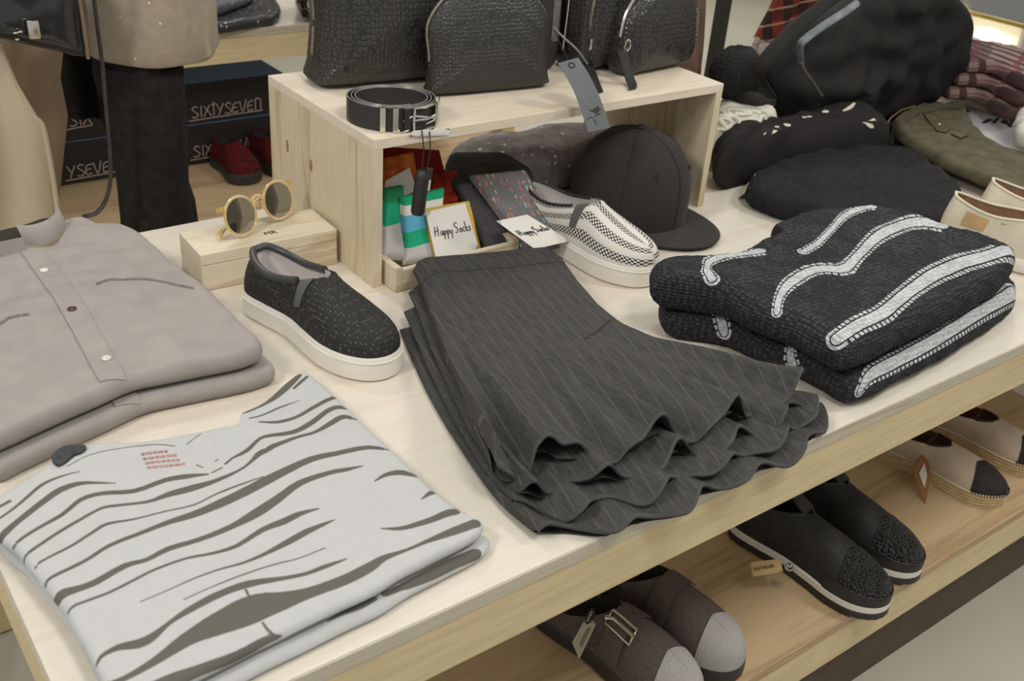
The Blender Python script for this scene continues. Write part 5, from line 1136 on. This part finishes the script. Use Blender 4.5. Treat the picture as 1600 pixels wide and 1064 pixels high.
# brown draped scarf and plaid shirt standing behind
def heap(name, label, cat, c, rx, ry, z0, h, mat, seed, lean=(0, 0), top=0.45, folds=7):
    t = thing(name, label, cat, (c[0], c[1], z0)); R = []
    for j in range(18):
        f = j / 17; s = (1 - f) * 1.0 + f * top; s *= math.sqrt(max(0.02, 1 - max(0, f - 0.88) ** 2 * 60)); ring = []
        for a in np.linspace(0, 2 * PI, 73)[:-1]:
            w = 1 + 0.10 * math.sin(folds * a + 3 * f + seed) + 0.14 * nz(math.cos(a) * 2, math.sin(a) * 2, f * 3 + seed)
            ring.append(Vector((c[0] + lean[0] * f + rx * s * w * math.cos(a), c[1] + lean[1] * f + ry * s * w * math.sin(a), z0 + h * f)))
        R.append(ring)
    obj('body', G().rings(R, True, True, True), mat, t); return t
def plaid(name, a, b_, c, sx=14.0):
    m, nt, b = base(name, 0.9, 0.1); v = coords(nt, (sx, sx, sx), (0.2, 0.1, 0.3)); s = N(nt, 'ShaderNodeSeparateXYZ'); nt.links.new(v, s.inputs[0])
    fx = math_(nt, 'LESS_THAN', math_(nt, 'FRACT', s.outputs[0]), 0.45); fz_ = math_(nt, 'LESS_THAN', math_(nt, 'FRACT', s.outputs[2]), 0.45); fl = math_(nt, 'LESS_THAN', math_(nt, 'FRACT', math_(nt, 'MULTIPLY', s.outputs[2], 1.7)), 0.12)
    n = N(nt, 'ShaderNodeTexNoise'); n.inputs['Scale'].default_value = 9; nt.links.new(coords(nt), n.inputs['Vector'])
    c1 = mixc(nt, fx, lin(a), lin(b_)); c2 = mixc(nt, math_(nt, 'MULTIPLY', fz_, 0.6), c1, lin(b_)); c3_ = mixc(nt, math_(nt, 'MULTIPLY', fl, 0.8), c2, lin(c)); nt.links.new(c3_, b.inputs['Base Color']); return m
M['brown_cloth'] = plain('brown_knit_cloth', (104, 84, 70), 0.9, 0.1, var=0.35, vscale=14, bmp=0.4, bscale=120)
heap('brown_scarf', 'rumpled brown scarf piled at the table back behind the backpack', 'scarf', (1.685, 1.045), 0.125, 0.060, T + 0.001, 0.50, M['brown_cloth'], 2.0, (0.0, 0.0), 0.60)
M['plaid_red'] = plaid('red_plaid', (132, 60, 46), (62, 44, 44), (190, 160, 130), 13)
M['plaid_pale'] = plaid('pale_plaid', (206, 196, 190), (178, 168, 168), (150, 110, 96), 17)
t = thing('plaid_scarf', 'red and pale plaid scarf hanging from the black metal rack behind the beanie', 'scarf', (2.36, 1.475, 0.95))
def hang(px_rows, y, th, mat, par, wav=0.012):
    rows = []
    for j, (l, r_) in enumerate(px_rows):
        a, b = aty(l[0], l[1], y), aty(r_[0], r_[1], y); rows.append([a.lerp(b, q / 14) + Vector((0, wav * math.sin(q * 1.3 + j * 0.4), 0)) for q in range(15)])
    return G().sheet(rows, th)
obj('red_end', hang([((1236, -60), (1330, -40)), ((1222, -20), (1312, 0)), ((1208, 15), (1292, 30)), ((1192, 45), (1278, 62)), ((1184, 60), (1268, 80))], 1.47, 0.018, M['plaid_red'], t), M['plaid_red'], t)
obj('pale_end', hang([((1184, 58), (1268, 78)), ((1176, 80), (1256, 100)), ((1170, 100), (1246, 118)), ((1168, 125), (1240, 135)), ((1170, 150), (1235, 160)), ((1176, 172), (1232, 176))], 1.468, 0.014, M['plaid_pale'], t), M['plaid_pale'], t)
t = thing('clothes_rack', 'black metal clothes rack behind the table, only one post visible', 'rack', (2.31, 1.46, 0.0))
pb = aty(1125, 40, 1.46)
for x in (pb.x, pb.x + 1.1): obj('post', G().box((x, 1.46, 0.80), (0.034, 0.034, 1.56), bev=0.002), M['black_satin'], t, smooth=False); obj('foot', G().box((x, 1.46, 0.011), (0.05, 0.40, 0.02), bev=0.002), M['black_satin'], t, smooth=False)
obj('rail', G().box((pb.x + 0.55, 1.46, 1.595), (1.14, 0.034, 0.034), bev=0.002), M['black_satin'], t, smooth=False)
# big black leather bag
yb = 0.93
M['bag_leather'] = plain('soft_black_leather', (39, 37, 36), 0.75, 0.2, var=0.12, vscale=20, bmp=0.5, bscale=22)
ol = [aty(*p, yb) for p in ((1232, 200), (1212, 165), (1206, 128), (1228, 84), (1262, 44), (1310, 12), (1370, -25), (1440, -35), (1492, -4), (1512, 36), (1503, 86), (1468, 140), (1404, 190), (1330, 212))]
t = thing('leather_bag', 'big slouchy black leather bag with looped handle behind the dark clothes', 'bag', (2.1, yb, 0.80))
Mb = Matrix.Translation((0, yb + 0.02, 0)) @ Matrix.Rotation(PI / 2, 4, 'X')
obj('body', pillow([(p.x, max(p.z, T + 0.012)) for p in ol], 0.20, Mb, 3.0, 18, None, 4, None, 0.05, 3.0)[0], M['bag_leather'], t)
obj('handle', G().tube(catmull([aty(1204, 150, 0.855), aty(1186, 118, 0.835), aty(1200, 88, 0.825), aty(1235, 52, 0.825), aty(1275, 18, 0.825), aty(1310, -8, 0.835), aty(1350, -20, 0.875)], 8), 0.016, 10, False, 0.45), M['bag_leather'], t)
M['grey_trim'] = plain('blue_grey_trim', (128, 134, 140), 0.6, 0.3, var=0.25, vscale=40)
obj('opening_trim', G().tube(catmull([aty(1252, 100, 0.855), aty(1250, 72, 0.830), aty(1262, 58, 0.825), aty(1290, 38, 0.820), aty(1318, 20, 0.825), aty(1340, 4, 0.835)], 8), 0.009, 8, False, 0.5), M['grey_trim'], t)
obj('pocket_seam', G().tube(catmull([aty(1252, 98, 0.830), aty(1258, 112, 0.825), aty(1272, 132, 0.825), aty(1284, 150, 0.830)], 6), 0.004, 8), plain('worn_leather_seam', (84, 80, 76), 0.5, 0.3), t)
# jeans
M['olive'] = plain('olive_denim', (92, 88, 70), 0.9, 0.1, var=0.25, vscale=28, bmp=0.4, bscale=300)
M['denim'] = plain('blue_denim', (70, 82, 98), 0.9, 0.1, var=0.25, vscale=40, bmp=0.4, bscale=300)
JO = [(1394, 190), (1424, 172), (1494, 162), (1506, 178), (1532, 214), (1572, 236), (1650, 262), (1690, 330), (1600, 305), (1545, 282), (1500, 265), (1448, 240), (1412, 216)]
cloth('folded_jeans', 'blue denim jeans showing only its waist under the olive pair', 'jeans', [(1380, 196), (1388, 182), (1424, 160), (1440, 152), (1478, 158), (1490, 180), (1500, 212), (1480, 245), (1430, 225)], 0.775, T + 0.001, 0.021, M['denim'], 0.012, 0.003, 12, 'folded jeans', seed=2)
r, g = cloth('folded_jeans', 'olive green jeans folded on top of the blue pair, right edge', 'jeans', JO, 0.80, T + 0.029, 0.034, M['olive'], 0.014, 0.005, 10, 'folded jeans', 220, 36, lambda x, y: 0.006 * nz(x * 22, y * 8, 5), 6)
bvo = g.bvh()
def on(px, py, z=0.812): p = at(px, py, z); return Vector((p.x, p.y, dropz(bvo, p.x, p.y) + 0.002))
obj('pocket_seam', G().tube([on(*p) for p in ((1440, 178), (1452, 192), (1464, 206), (1476, 210), (1484, 204))], 0.0016, 6), plain('olive_seam', (58, 54, 44), 0.9, 0.1), r)
obj('fly_seam', G().tube([on(*p) for p in ((1486, 212), (1500, 218), (1512, 214))], 0.0022, 6), plain('olive_fly', (60, 56, 46), 0.9, 0.1), r)
obj('rivet', G().lathe([(0, 0), (0.005, 0), (0.004, 0.003), (0, 0.003)], on(1468, 194), 12), M['silver'], r)
obj('rivet', G().lathe([(0, 0), (0.005, 0), (0.004, 0.003), (0, 0.003)], on(1542, 205), 12), M['silver'], r)
obj('waistband', ribbon([at(*p, 0.812).to_2d() for p in ((1400, 196), (1424, 179), (1460, 171), (1496, 168))], 0.028, bvo, 0.003, 0.003, 30, 5), M['olive'], r)
t = thing('leather_belt', 'brown leather belt strap lying along the waist of the olive jeans', 'belt', at(1400, 190, 0.81).to_tuple())
rows = [[at(px, py, 0.79 + dz) for dz in (0.0, 0.012, 0.024)] for px, py in ((1384, 196), (1392, 184), (1408, 172), (1430, 165))]
obj('strap', G().sheet(rows, 0.003), plain('brown_leather', (136, 112, 88), 0.6, 0.3), t)
# white cloth with brush lettering
q = [at(*p, 0.768) for p in ((1532, 228), (1660, 292), (1640, 205), (1478, 158))]
t = thing('printed_tote', 'folded white tote with black brush lettering behind the olive jeans', 'tote bag', at(1560, 200, T).to_tuple())
obj('body', qslab(*q, 0.016, 20, 20, 0.08, 0.002), plain('white_canvas', (206, 206, 208), 0.9, 0.1, var=0.03), t)
bl = G()
for s, w in (([(1505, 168), (1513, 174), (1508, 176)], 2.6), ([(1536, 192), (1548, 186), (1552, 189)], 3), ([(1553, 192), (1560, 184)], 2.4), ([(1566, 192), (1572, 184), (1573, 194)], 3.4), ([(1578, 198), (1584, 186)], 4), ([(1580, 186), (1592, 199)], 4.4), ([(1594, 203), (1604, 190)], 3), ([(1602, 206), (1612, 194), (1616, 208)], 3.6), ([(1549, 179), (1556, 181)], 1.6)):
    P = [at(px, py, 0.7695) for px, py in s]; bl.tube(P, w * 0.0017, 6, False, 0.15, (0, 0, 1))
obj('lettering', bl, M['black'], t)
# low platform with plaid scarves
t = thing('wooden_platform', 'low wooden platform on the far table end under the stacked plaid scarves', 'platform', (3.1, 0.8, T))
ea, eb = atx(1467, 120, 2.84), atx(1471, 152, 2.84)
obj('board', G().box((3.14, 0.83, T + 0.026), (0.60, 0.50, 0.050), bev=0.0015), M['crate_top'], t, smooth=False)
M['scarf_plaid'] = plaid('pink_brown_plaid', (158, 132, 128), (84, 68, 66), (122, 70, 66), 22)
zz_ = T + 0.0525
for i, lb in enumerate(('lowest plaid scarf of the stack on the wooden platform', 'middle plaid scarf of the stack on the wooden platform', 'topmost plaid scarf of the stack on the wooden platform')):
    z_ = zz_ + 0.040 * i
    cloth('plaid_scarf', lb, 'scarf', [(1466, 126 - 0), (1474, 96), (1530, 100), (1566, 112), (1592, 146), (1584, 166), (1548, 150), (1520, 134)], zz_ + 0.05, z_, 0.038, M['scarf_plaid'], 0.018, 0.004, 9, 'plaid scarves on the wooden platform', 120, 16, seed=i * 3.0, shift=(0.02 + 0.012 * i, -0.01 * i))
cloth('knit_scarf', 'white and black patterned knit at the right edge beside the plaid scarves', 'scarf', [(1590, 196), (1592, 168), (1612, 160), (1650, 172), (1660, 215), (1622, 208)], 0.86, T + 0.053, 0.06, sequin('white_black_knit', (196, 192, 180), (50, 48, 46), 40, 0.35, 0.9, 0.5), 0.03, 0.008, 14, None, 100, 14)
# ------------------------------------------------------------------ lit display unit by the right wall
UX = 5.2
t = thing('display_cabinet', 'lit white display cabinet with grey front and gold trim at far right', 'cabinet', (UX, 2.1, 0.0))
M['unit_white'] = plain('cabinet_white', (232, 228, 214), 0.6, 0.3, var=0.02); M['unit_grey'] = plain('cabinet_grey', (136, 140, 142), 0.5, 0.4, var=0.03); M['gold'] = plain('gold_trim', (190, 160, 80), 0.3, 0.5, 0.9)
z1 = atx(1510, 18, UX).z; z0_ = atx(1579, 117, UX).z; y0_, y1_ = 2.02, 2.75
obj('upper_panel', G().box((UX + 0.2, 2.385, z1 + 0.30), (0.40, 0.75, 0.58), bev=0.002), M['unit_grey'], t, smooth=False)
obj('trim', G().box((UX - 0.004, 2.385, z1 - 0.002), (0.012, 0.75, 0.018)), M['gold'], t, smooth=False)
obj('back_panel', G().box((UX + 0.38, 2.385, z1 / 2), (0.02, 0.75, z1 - 0.012)), M['unit_white'], t, smooth=False)
for y in (2.016, 2.754): obj('side_panel', G().box((UX + 0.19, y, z1 / 2 + 0.0), (0.40, 0.02, z1 - 0.012)), M['crate_top'], t, smooth=False)
zs = 0.24
obj('shelf_board', G().box((UX + 0.19, 2.385, zs - 0.012), (0.36, 0.70, 0.022)), M['unit_white'], t, smooth=False)
for i, (px, py) in enumerate(((1522, 60), (1555, 66), (1586, 74))):
    p = atx(px, py, UX + 0.368); obj('price_strip', G().box((UX + 0.368, p.y, p.z), (0.003, 0.075, 0.022)), plain('strip_grey_%d' % i, (120, 122, 116), 0.7, 0.2, var=0.4, vscale=90), t, smooth=False)
l = bpy.data.lights.new('cabinet_lamp', 'AREA'); l.energy = 6; l.color = (1, 0.97, 0.86); l.shape = 'RECTANGLE'; l.size = 0.6; l.size_y = 0.06
lo = bpy.data.objects.new('cabinet_lamp', l); COL.objects.link(lo); lo.location = (UX + 0.10, 2.385, z1 - 0.03); lo.rotation_euler = (0, 0.35, PI / 2 * 0)
for i, (px, py, hh, cl, lb) in enumerate(((1518, 88, 0.11, (176, 142, 100), 'tall tan bottle on the lit cabinet shelf'), (1532, 92, 0.09, (110, 62, 44), 'squat brown bottle on the lit cabinet shelf'), (1510, 84, 0.06, (150, 150, 144), 'small grey bottle, first on the lit cabinet shelf'))):
    p = at(px, py, zs + 0.0); rr = 0.026 if i == 1 else 0.014
    b = thing('bottle', lb, 'bottle', (UX + 0.16, p.y + 0.02 * i, zs), 0, 'bottles in the lit cabinet')
    obj('body', G().lathe([(0, 0), (rr, 0), (rr, hh * 0.62), (rr * 0.5, hh * 0.74), (rr * 0.5, hh * 0.8)], (0, 0, 0.0005), 16), plain('bottle_glass_%d' % i, cl, 0.25, 0.5), b, True)
    obj('cap', G().lathe([(0, 0), (rr * 0.6, 0), (rr * 0.6, hh * 0.18), (0, hh * 0.2)], (0, 0, hh * 0.8), 14), M['black_satin'] if i == 1 else M['cream'], b, True)
# ------------------------------------------------------------------ background table at left: shoe boxes, red shoes, clothes
M['box_dark'] = plain('dark_shoe_box', (46, 43, 43), 0.6, 0.25, var=0.05); M['box_blue'] = plain('blue_box_lid', (112, 148, 200), 0.6, 0.3, var=0.06)
M['box_print'] = plain('rose_grey_print', (204, 186, 174), 0.6, 0.3, var=0.02)
def shoe_box(x0, x1, y0, z0, h, label, txt=None, tx=0.0, tz=0.0):
    c = ((x0 + x1) / 2, y0 + 0.13, z0); r = thing('shoe_box', label, 'box', c, 0, 'dark shoe boxes on the background shelf')
    obj('box_body', G().box((c[0], c[1], z0 + h * 0.44), (x1 - x0 - 0.006, 0.254, h * 0.88)), M['box_dark'], r, smooth=False)
    ld = obj('box_lid', G().box((c[0], c[1], z0 + h * 0.90), (x1 - x0, 0.26, h * 0.196), bev=0.001), M['box_dark'], r, smooth=False)
    obj('lid_top', G().box((c[0], c[1], z0 + h + 0.0008), (x1 - x0 - 0.001, 0.259, 0.0012)), M['box_blue'], ld, smooth=False)
    if txt:
        Mx = Matrix.Translation((tx, y0 - 0.0008, tz)) @ Matrix.Rotation(PI / 2, 4, 'X')
        obj('lettering', script(txt, {'*': 0.72, 'I': 0.40, 'T': .50}, 0.0385, 0.0015, Mx, True), M['box_print'], r)
    return r
YB = 2.65; hb = 0.1405
pa = aty(299, 185, YB)
shoe_box(1.075, 1.46, YB, SH + 0.0005, hb, 'bottom dark shoe box behind the red shoe, partly lettered in rose grey', ['S', 'I', 'X', 'T', 'Y', 'S', 'E', 'V', 'E', 'N'], aty(302, 246, YB).x, aty(302, 246, YB).z)
shoe_box(1.075, 1.46, YB, SH + 0.0025 + hb, hb, 'upper dark shoe box with blue lid, lettered SIXTYSEVEN, left of the crate', ['S', 'I', 'X', 'T', 'Y', 'S', 'E', 'V', 'E', 'N'], pa.x, pa.z)
shoe_box(0.48, 0.98, YB, SH + 0.0005, hb, 'bottom dark shoe box between the beige coat and the jeans', ['S', 'I', 'X', 'T', 'Y', 'S', 'E', 'V', 'E', 'N'][4:], aty(106, 274, YB).x, aty(106, 278, YB).z)
shoe_box(0.48, 0.98, YB, SH + 0.0025 + hb, hb, 'upper dark shoe box between the beige coat and the jeans', ['S', 'I', 'X'], aty(108, 196, YB).x, aty(108, 198, YB).z)
shoe_box(1.50, 1.86, YB - 0.06, SH + 0.0005, 0.20, 'brown sided shoe box with blue lid, farthest right on the background shelf')
M['red_suede'] = plain('dark_red_suede', (82, 28, 29), 0.9, 0.1, var=0.3, vscale=60)
rs = dict(sole=M['black_satin'], upper=M['red_suede'], lining=M['black'], collar=M['red_suede'], gore=M['gore_grey'])
pr_ = at(372, 285, SH)
slip_on('suede_shoe', 'dark red suede shoe on the background shelf, left of the pair', (1.205, 2.640, SH + 0.0005), PI + 0.05, 0.245, 0.125, 0.038, rs, 1, gore=False, padded=False, group='pair of dark red suede shoes')
slip_on('suede_shoe', 'dark red suede shoe half hidden behind the crate edge', (1.345, 2.642, SH + 0.0005), PI + 0.05, 0.245, 0.125, 0.038, rs, -1, gore=False, padded=False, group='pair of dark red suede shoes')
M['black_sequin'] = sequin('black_silver_sequin', (44, 44, 46), (170, 172, 176), 55, 0.20, 0.4, 0.35)
cloth('sequin_top', 'lower black sequinned garment folded on the background table edge', 'folded clothing', [(320, 44), (330, 20), (420, 0), (442, 8), (440, 26), (400, 36)], 0.78, T + 0.001, 0.036, M['black_sequin'], 0.018, 0.005, 14, 'folded sequin garments', 130, 20, shift=(0.0, 0.03))
cloth('sequin_top', 'upper blue grey sequinned garment folded on the black one', 'folded clothing', [(318, 40), (325, 16), (380, 2), (404, 4), (395, 16), (360, 30)], 0.78, T + 0.039, 0.034, sequin('blue_grey_sequin', (92, 98, 106), (206, 208, 212), 60, 0.16, 0.5, 0.3), 0.016, 0.005, 14, 'folded sequin garments', 130, 20, shift=(0.0, 0.03))
t = thing('rolled_scarf', 'rolled pink and black scarf on the background table beside the sequin garments', 'scarf', (1.53, 2.56, T)); sp = []
for i in range(120):
    a = i * 0.21; r_ = 0.058 - 0.0019 * a; sp.append((r_ * math.cos(a), r_ * math.sin(a) + 0.060))
ax_ = Vector((0.50, 0.86, 0)).normalized(); sd_ = Vector((0.86, -0.50, 0)); o_ = Vector((1.475, 2.44, T + 0.001))
obj('body', G().sheet([[o_ + sd_ * x + Vector((0, 0, z)) + ax_ * d for d in (0, 0.08, 0.16, 0.25)] for x, z in sp], 0.007), plaid('pink_black_scarf', (206, 190, 180), (60, 54, 52), (150, 130, 110), 20), t)
# ------------------------------------------------------------------ shopper: seen from waist to knee, coat behind, patent bag
PC = Vector((0.625, 1.62, 0.0))
t = thing('person', 'person in beige glittery sweater, black jeans and open beige coat standing behind the table', 'person', PC.to_tuple())
bm = bmesh.new(); sk = bm.verts.layers.skin.verify(); rz_ = 1.42
def jv(x, y, z, r, prev=None):
    c, s = math.cos(rz_), math.sin(rz_); v = bm.verts.new((x * c - y * s, x * s + y * c, z)); v[sk].radius = (r, r) if not isinstance(r, tuple) else r
    if prev is not None: bm.edges.new((prev, v))
    return v
pel = jv(0, 0, 1.02, (0.10, 0.07)); bm.verts.ensure_lookup_table(); pel[sk].use_root = True
wst = jv(0, 0, 1.22, (0.125, 0.095), pel); ch = jv(0, 0, 1.45, (0.155, 0.11), wst); nk_ = jv(0, -0.01, 1.62, 0.055, ch); hd = jv(0, -0.02, 1.73, (0.078, 0.095), nk_); jv(0, -0.01, 1.85, (0.07, 0.085), hd)
for s in (-1, 1):
    hp = jv(0.085 * s, 0, 0.93, 0.050, pel); kn = jv(0.09 * s, -0.015, 0.55, 0.042, hp); an = jv(0.09 * s, 0.02, 0.10, 0.030, kn); jv(0.095 * s, -0.13, 0.045, (0.042, 0.030), an)
    sh_ = jv(0.19 * s, 0, 1.53, 0.052, ch); el = jv(0.25 * s, 0.03, 1.27, 0.041, sh_); wr_ = jv(0.225 * s, -0.20, 1.31, 0.029, el); hnd = jv(0.215 * s, -0.275, 1.325, (0.034, 0.020), wr_)
    for q in range(4):
        f1 = jv(0.215 * s + (q - 1.5) * 0.020, -0.320 - 0.003 * (q % 2), 1.325, 0.009, hnd); jv(0.213 * s + (q - 1.5) * 0.020, -0.352 + 0.006 * abs(q - 1.5), 1.305, 0.0075, f1)
    tb = jv(0.185 * s, -0.295, 1.335, 0.010, hnd); jv(0.172 * s, -0.320, 1.335, 0.008, tb)
me = bpy.data.meshes.new('body'); bm.to_mesh(me); bm.free(); me.materials.append(plain('skin', (206, 164, 140), 0.6, 0.3, var=0.04))
bo = bpy.data.objects.new('body', me); COL.objects.link(bo); bo.parent = t
bo.modifiers.new('skin', 'SKIN').use_smooth_shade = True; bo.modifiers.new('sub', 'SUBSURF').levels = 2; bo.modifiers['sub'].render_levels = 2
def rot(p): c, s = math.cos(rz_), math.sin(rz_); return Vector((PC.x + p[0] * c - p[1] * s, PC.y + p[0] * s + p[1] * c, p[2]))
def ell(cx, cy, z, rx, ry, n=64, fold=0.0, k=9, ph=0.0): return [rot((cx + rx * (1 + fold * math.sin(k * a + ph)) * math.cos(a), cy + ry * (1 + fold * math.sin(k * a + ph)) * math.sin(a), z)) for a in np.linspace(0, 2 * PI, n + 1)[:-1]]
M['glitter'] = sequin('beige_glitter_knit', (166, 154, 136), (238, 234, 224), 62, 0.13, 0.9, 0.16, 0.10)
M['black_jean'] = plain('black_denim', (42, 40, 39), 0.9, 0.12, var=0.25, vscale=40, bmp=0.4, bscale=120)
obj('hair', G().rings([[rot((r_ * 1.0 * math.cos(a), 0.005 + r_ * 1.1 * math.sin(a) + (0.02 if z < 1.75 else 0), z)) for a in np.linspace(0.0, PI, 25)] for z, r_ in ((1.62, 0.10), (1.72, 0.108), (1.82, 0.105), (1.90, 0.075), (1.945, 0.02))], False), plain('brown_hair', (62, 44, 34), 0.5, 0.3), t)
sw = G().rings([ell(0, -0.038, 0.955, 0.172, 0.138, fold=0.02, k=7), ell(0, -0.038, 0.965, 0.178, 0.144, fold=0.025, k=7), ell(0, -0.036, 1.05, 0.178, 0.142, fold=0.03, k=6, ph=1), ell(0, -0.02, 1.2, 0.172, 0.132, fold=0.03, k=5, ph=2), ell(0, 0, 1.4, 0.185, 0.135), ell(0, 0, 1.52, 0.20, 0.12), ell(0, 0, 1.59, 0.10, 0.08), ell(0, 0, 1.62, 0.07, 0.07)], True)
sw.rings([ell(0, -0.038, 0.955, 0.172, 0.138, fold=0.02, k=7), ell(0, -0.036, 0.99, 0.166, 0.130)], True)
for s in (-1, 1):
    A = catmull([(0.17, 0, 1.54), (0.22, 0.01, 1.42), (0.25, 0.03, 1.27), (0.24, -0.06, 1.285), (0.228, -0.18, 1.31)], 4); sw.tube([rot((p[0] * s, p[1], p[2])) for p in A], list(np.linspace(0.070, 0.042, len(A))), 16)
obj('sweater', sw, M['glitter'], t)
jn = G().rings([ell(0, -0.010, 1.12, 0.140, 0.080), ell(0, -0.010, 0.98, 0.148, 0.084), ell(0, 0, 0.90, 0.155, 0.090), ell(0, 0, 0.86, 0.145, 0.085)], True)
for s in (-1, 1): jn.rings([ell(0.076 * s, -0.006, 0.94, 0.074, 0.082), ell(0.080 * s, -0.004, 0.80, 0.076, 0.080, fold=0.02, k=5), ell(0.084 * s, -0.008 - 0.010 * s, 0.66, 0.074, 0.076, fold=0.025, k=6), ell(0.086 * s, -0.022 - 0.02 * s, 0.55, 0.074, 0.082, fold=0.03, k=5, ph=1), ell(0.088 * s, -0.020 - 0.02 * s, 0.40, 0.080, 0.090, fold=0.03, k=5, ph=2), ell(0.089 * s, 0.015 - 0.02 * s, 0.22, 0.086, 0.090, fold=0.03, k=4), ell(0.090 * s, 0.015 - 0.02 * s, 0.045, 0.096, 0.102, fold=0.03, k=4)], True)
obj('jeans', jn, M['black_jean'], t)
for s in (-1, 1):
    sh2 = G().rings([[rot((0.095 * s + 0.052 * f * math.cos(a), -0.055 + 0.135 * f * math.sin(a), z)) for a in np.linspace(0, 2 * PI, 33)[:-1]] for z, f in ((0.0, 0.95), (0.02, 1.0), (0.045, 0.95), (0.07, 0.7), (0.085, 0.35))], True, True, True); obj('boot', sh2, M['black_satin'], t)
M['coat'] = plain('beige_coat_cloth', (196, 182, 158), 0.9, 0.1, var=0.04, vscale=6, bmp=0.1, bscale=300); M['coat_in'] = plain('coat_inner_shaded', (150, 132, 108), 0.9, 0.1, var=0.06, vscale=12)  # inner panel's browner tan has the coat's shadow in its colour
def pan(rows_px, ys, mat, th=0.008, wav=0.010):
    rows = []
    for (l, r_), y in zip(rows_px, ys):
        a, b = aty(l[0], l[1], y[0]), aty(r_[0], r_[1], y[1]); rows.append([a.lerp(b, q / 12) + Vector((0, wav * math.sin(q * 0.9 + len(rows) * 0.5), 0)) for q in range(13)])
    return G().sheet([list(r2) for r2 in rows], th)
obj('coat', pan([((-60, -40), (100, -20)), ((-60, 40), (98, 60)), ((-60, 100), (92, 120)), ((-55, 180), (104, 180)), ((-50, 250), (98, 245)), ((-45, 330), (90, 330)), ((-40, 420), (82, 410)), ((-36, 520), (74, 500))], [(1.62, 1.60)] * 8, M['coat_in']), M['coat_in'], t)
obj('coat_front', pan([((-70, 20), (-10, 20)), ((-70, 70), (0, 70)), ((-70, 130), (25, 130)), ((-70, 200), (64, 195)), ((-65, 260), (78, 250)), ((-60, 340), (90, 335)), ((-60, 420), (92, 410)), ((-60, 520), (88, 500))], [(1.50, 1.50)] * 8, M['coat']), M['coat'], t)
lp = [aty(*p, 1.493) for p in ((0, 72), (14, 108), (30, 150), (52, 182), (66, 197), (76, 240), (86, 300), (90, 335))]
obj('coat_edge', G().tube(catmull(lp, 5), 0.006, 8), M['coat'], t)
obj('jacket', pan([((60, 60), (165, 60)), ((78, 92), (166, 92)), ((92, 125), (168, 125)), ((100, 155), (170, 155)), ((106, 186), (172, 184))], [(1.70, 1.79)] * 5, M['black'], 0.012, 0.008), M['black'], t)
# patent handbag
M['patent'] = plain('black_patent', (40, 41, 42), 0.10, 0.65, var=0.1, bmp=0.35, bscale=9)
hbv = [aty(-40, 56, 1.40), aty(138, 93, 1.40), aty(126, -40, 1.40), aty(-40, -60, 1.40)]
t = thing('handbag', 'black patent handbag with silver clasp carried in front of the beige coat', 'handbag', ((hbv[0] + hbv[1]) / 2).to_tuple())
Mh = Matrix.Translation((0, 1.44, 0)) @ Matrix.Rotation(PI / 2, 4, 'X'); oo = [(p.x, p.z) for p in hbv]
def sub(a, b, k=4): return [(a[0] + (b[0] - a[0]) * i / k, a[1] + (b[1] - a[1]) * i / k) for i in range(k)]
bo_ = sub(oo[0], oo[1]) + sub(oo[1], oo[2]) + sub(oo[2], oo[3]) + sub(oo[3], oo[0])
obj('body', pillow(bo_, 0.085, Mh, 5, 10, None, 2, None, 0.004, 4)[0], M['patent'], t)
gp = [aty(138, 92, 1.405), aty(134, 60, 1.405), aty(128, 20, 1.405), aty(122, -20, 1.405)]
obj('gusset_edge', G().tube(gp, 0.004, 8), plain('tan_edge', (120, 104, 84), 0.5, 0.3), t)
obj('gusset_edge', G().tube([p + Vector((0.012, 0.02, 0.002)) for p in gp], 0.004, 8), plain('tan_edge_far', (120, 104, 84), 0.5, 0.3), t)
cp = aty(52, 46, 1.388); obj('clasp', G().box((cp.x, cp.y, cp.z), (0.022, 0.012, 0.034), bev=0.004), M['silver'], t)
for px, py in ((24, 52), (32, 50), (27, 62)): p = aty(px, py, 1.392); obj('stud', G().lathe([(0, 0.004), (0.004, 0.003), (0.005, 0), (0, -0.001)], (p.x, p.y, p.z), 12), M['silver'], t)
obj('strap', G().tube(catmull([aty(142, -60, 1.40), aty(146, -10, 1.40), aty(152, 40, 1.42), aty(160, 100, 1.43), aty(166, 170, 1.43), aty(172, 240, 1.43), aty(172, 285, 1.43), aty(164, 315, 1.43), aty(150, 333, 1.43), aty(130, 338, 1.43)], 8), 0.0075, 10, False, 0.5), plain('worn_black_strap', (62, 58, 54), 0.45, 0.4, var=0.3, vscale=40), t)
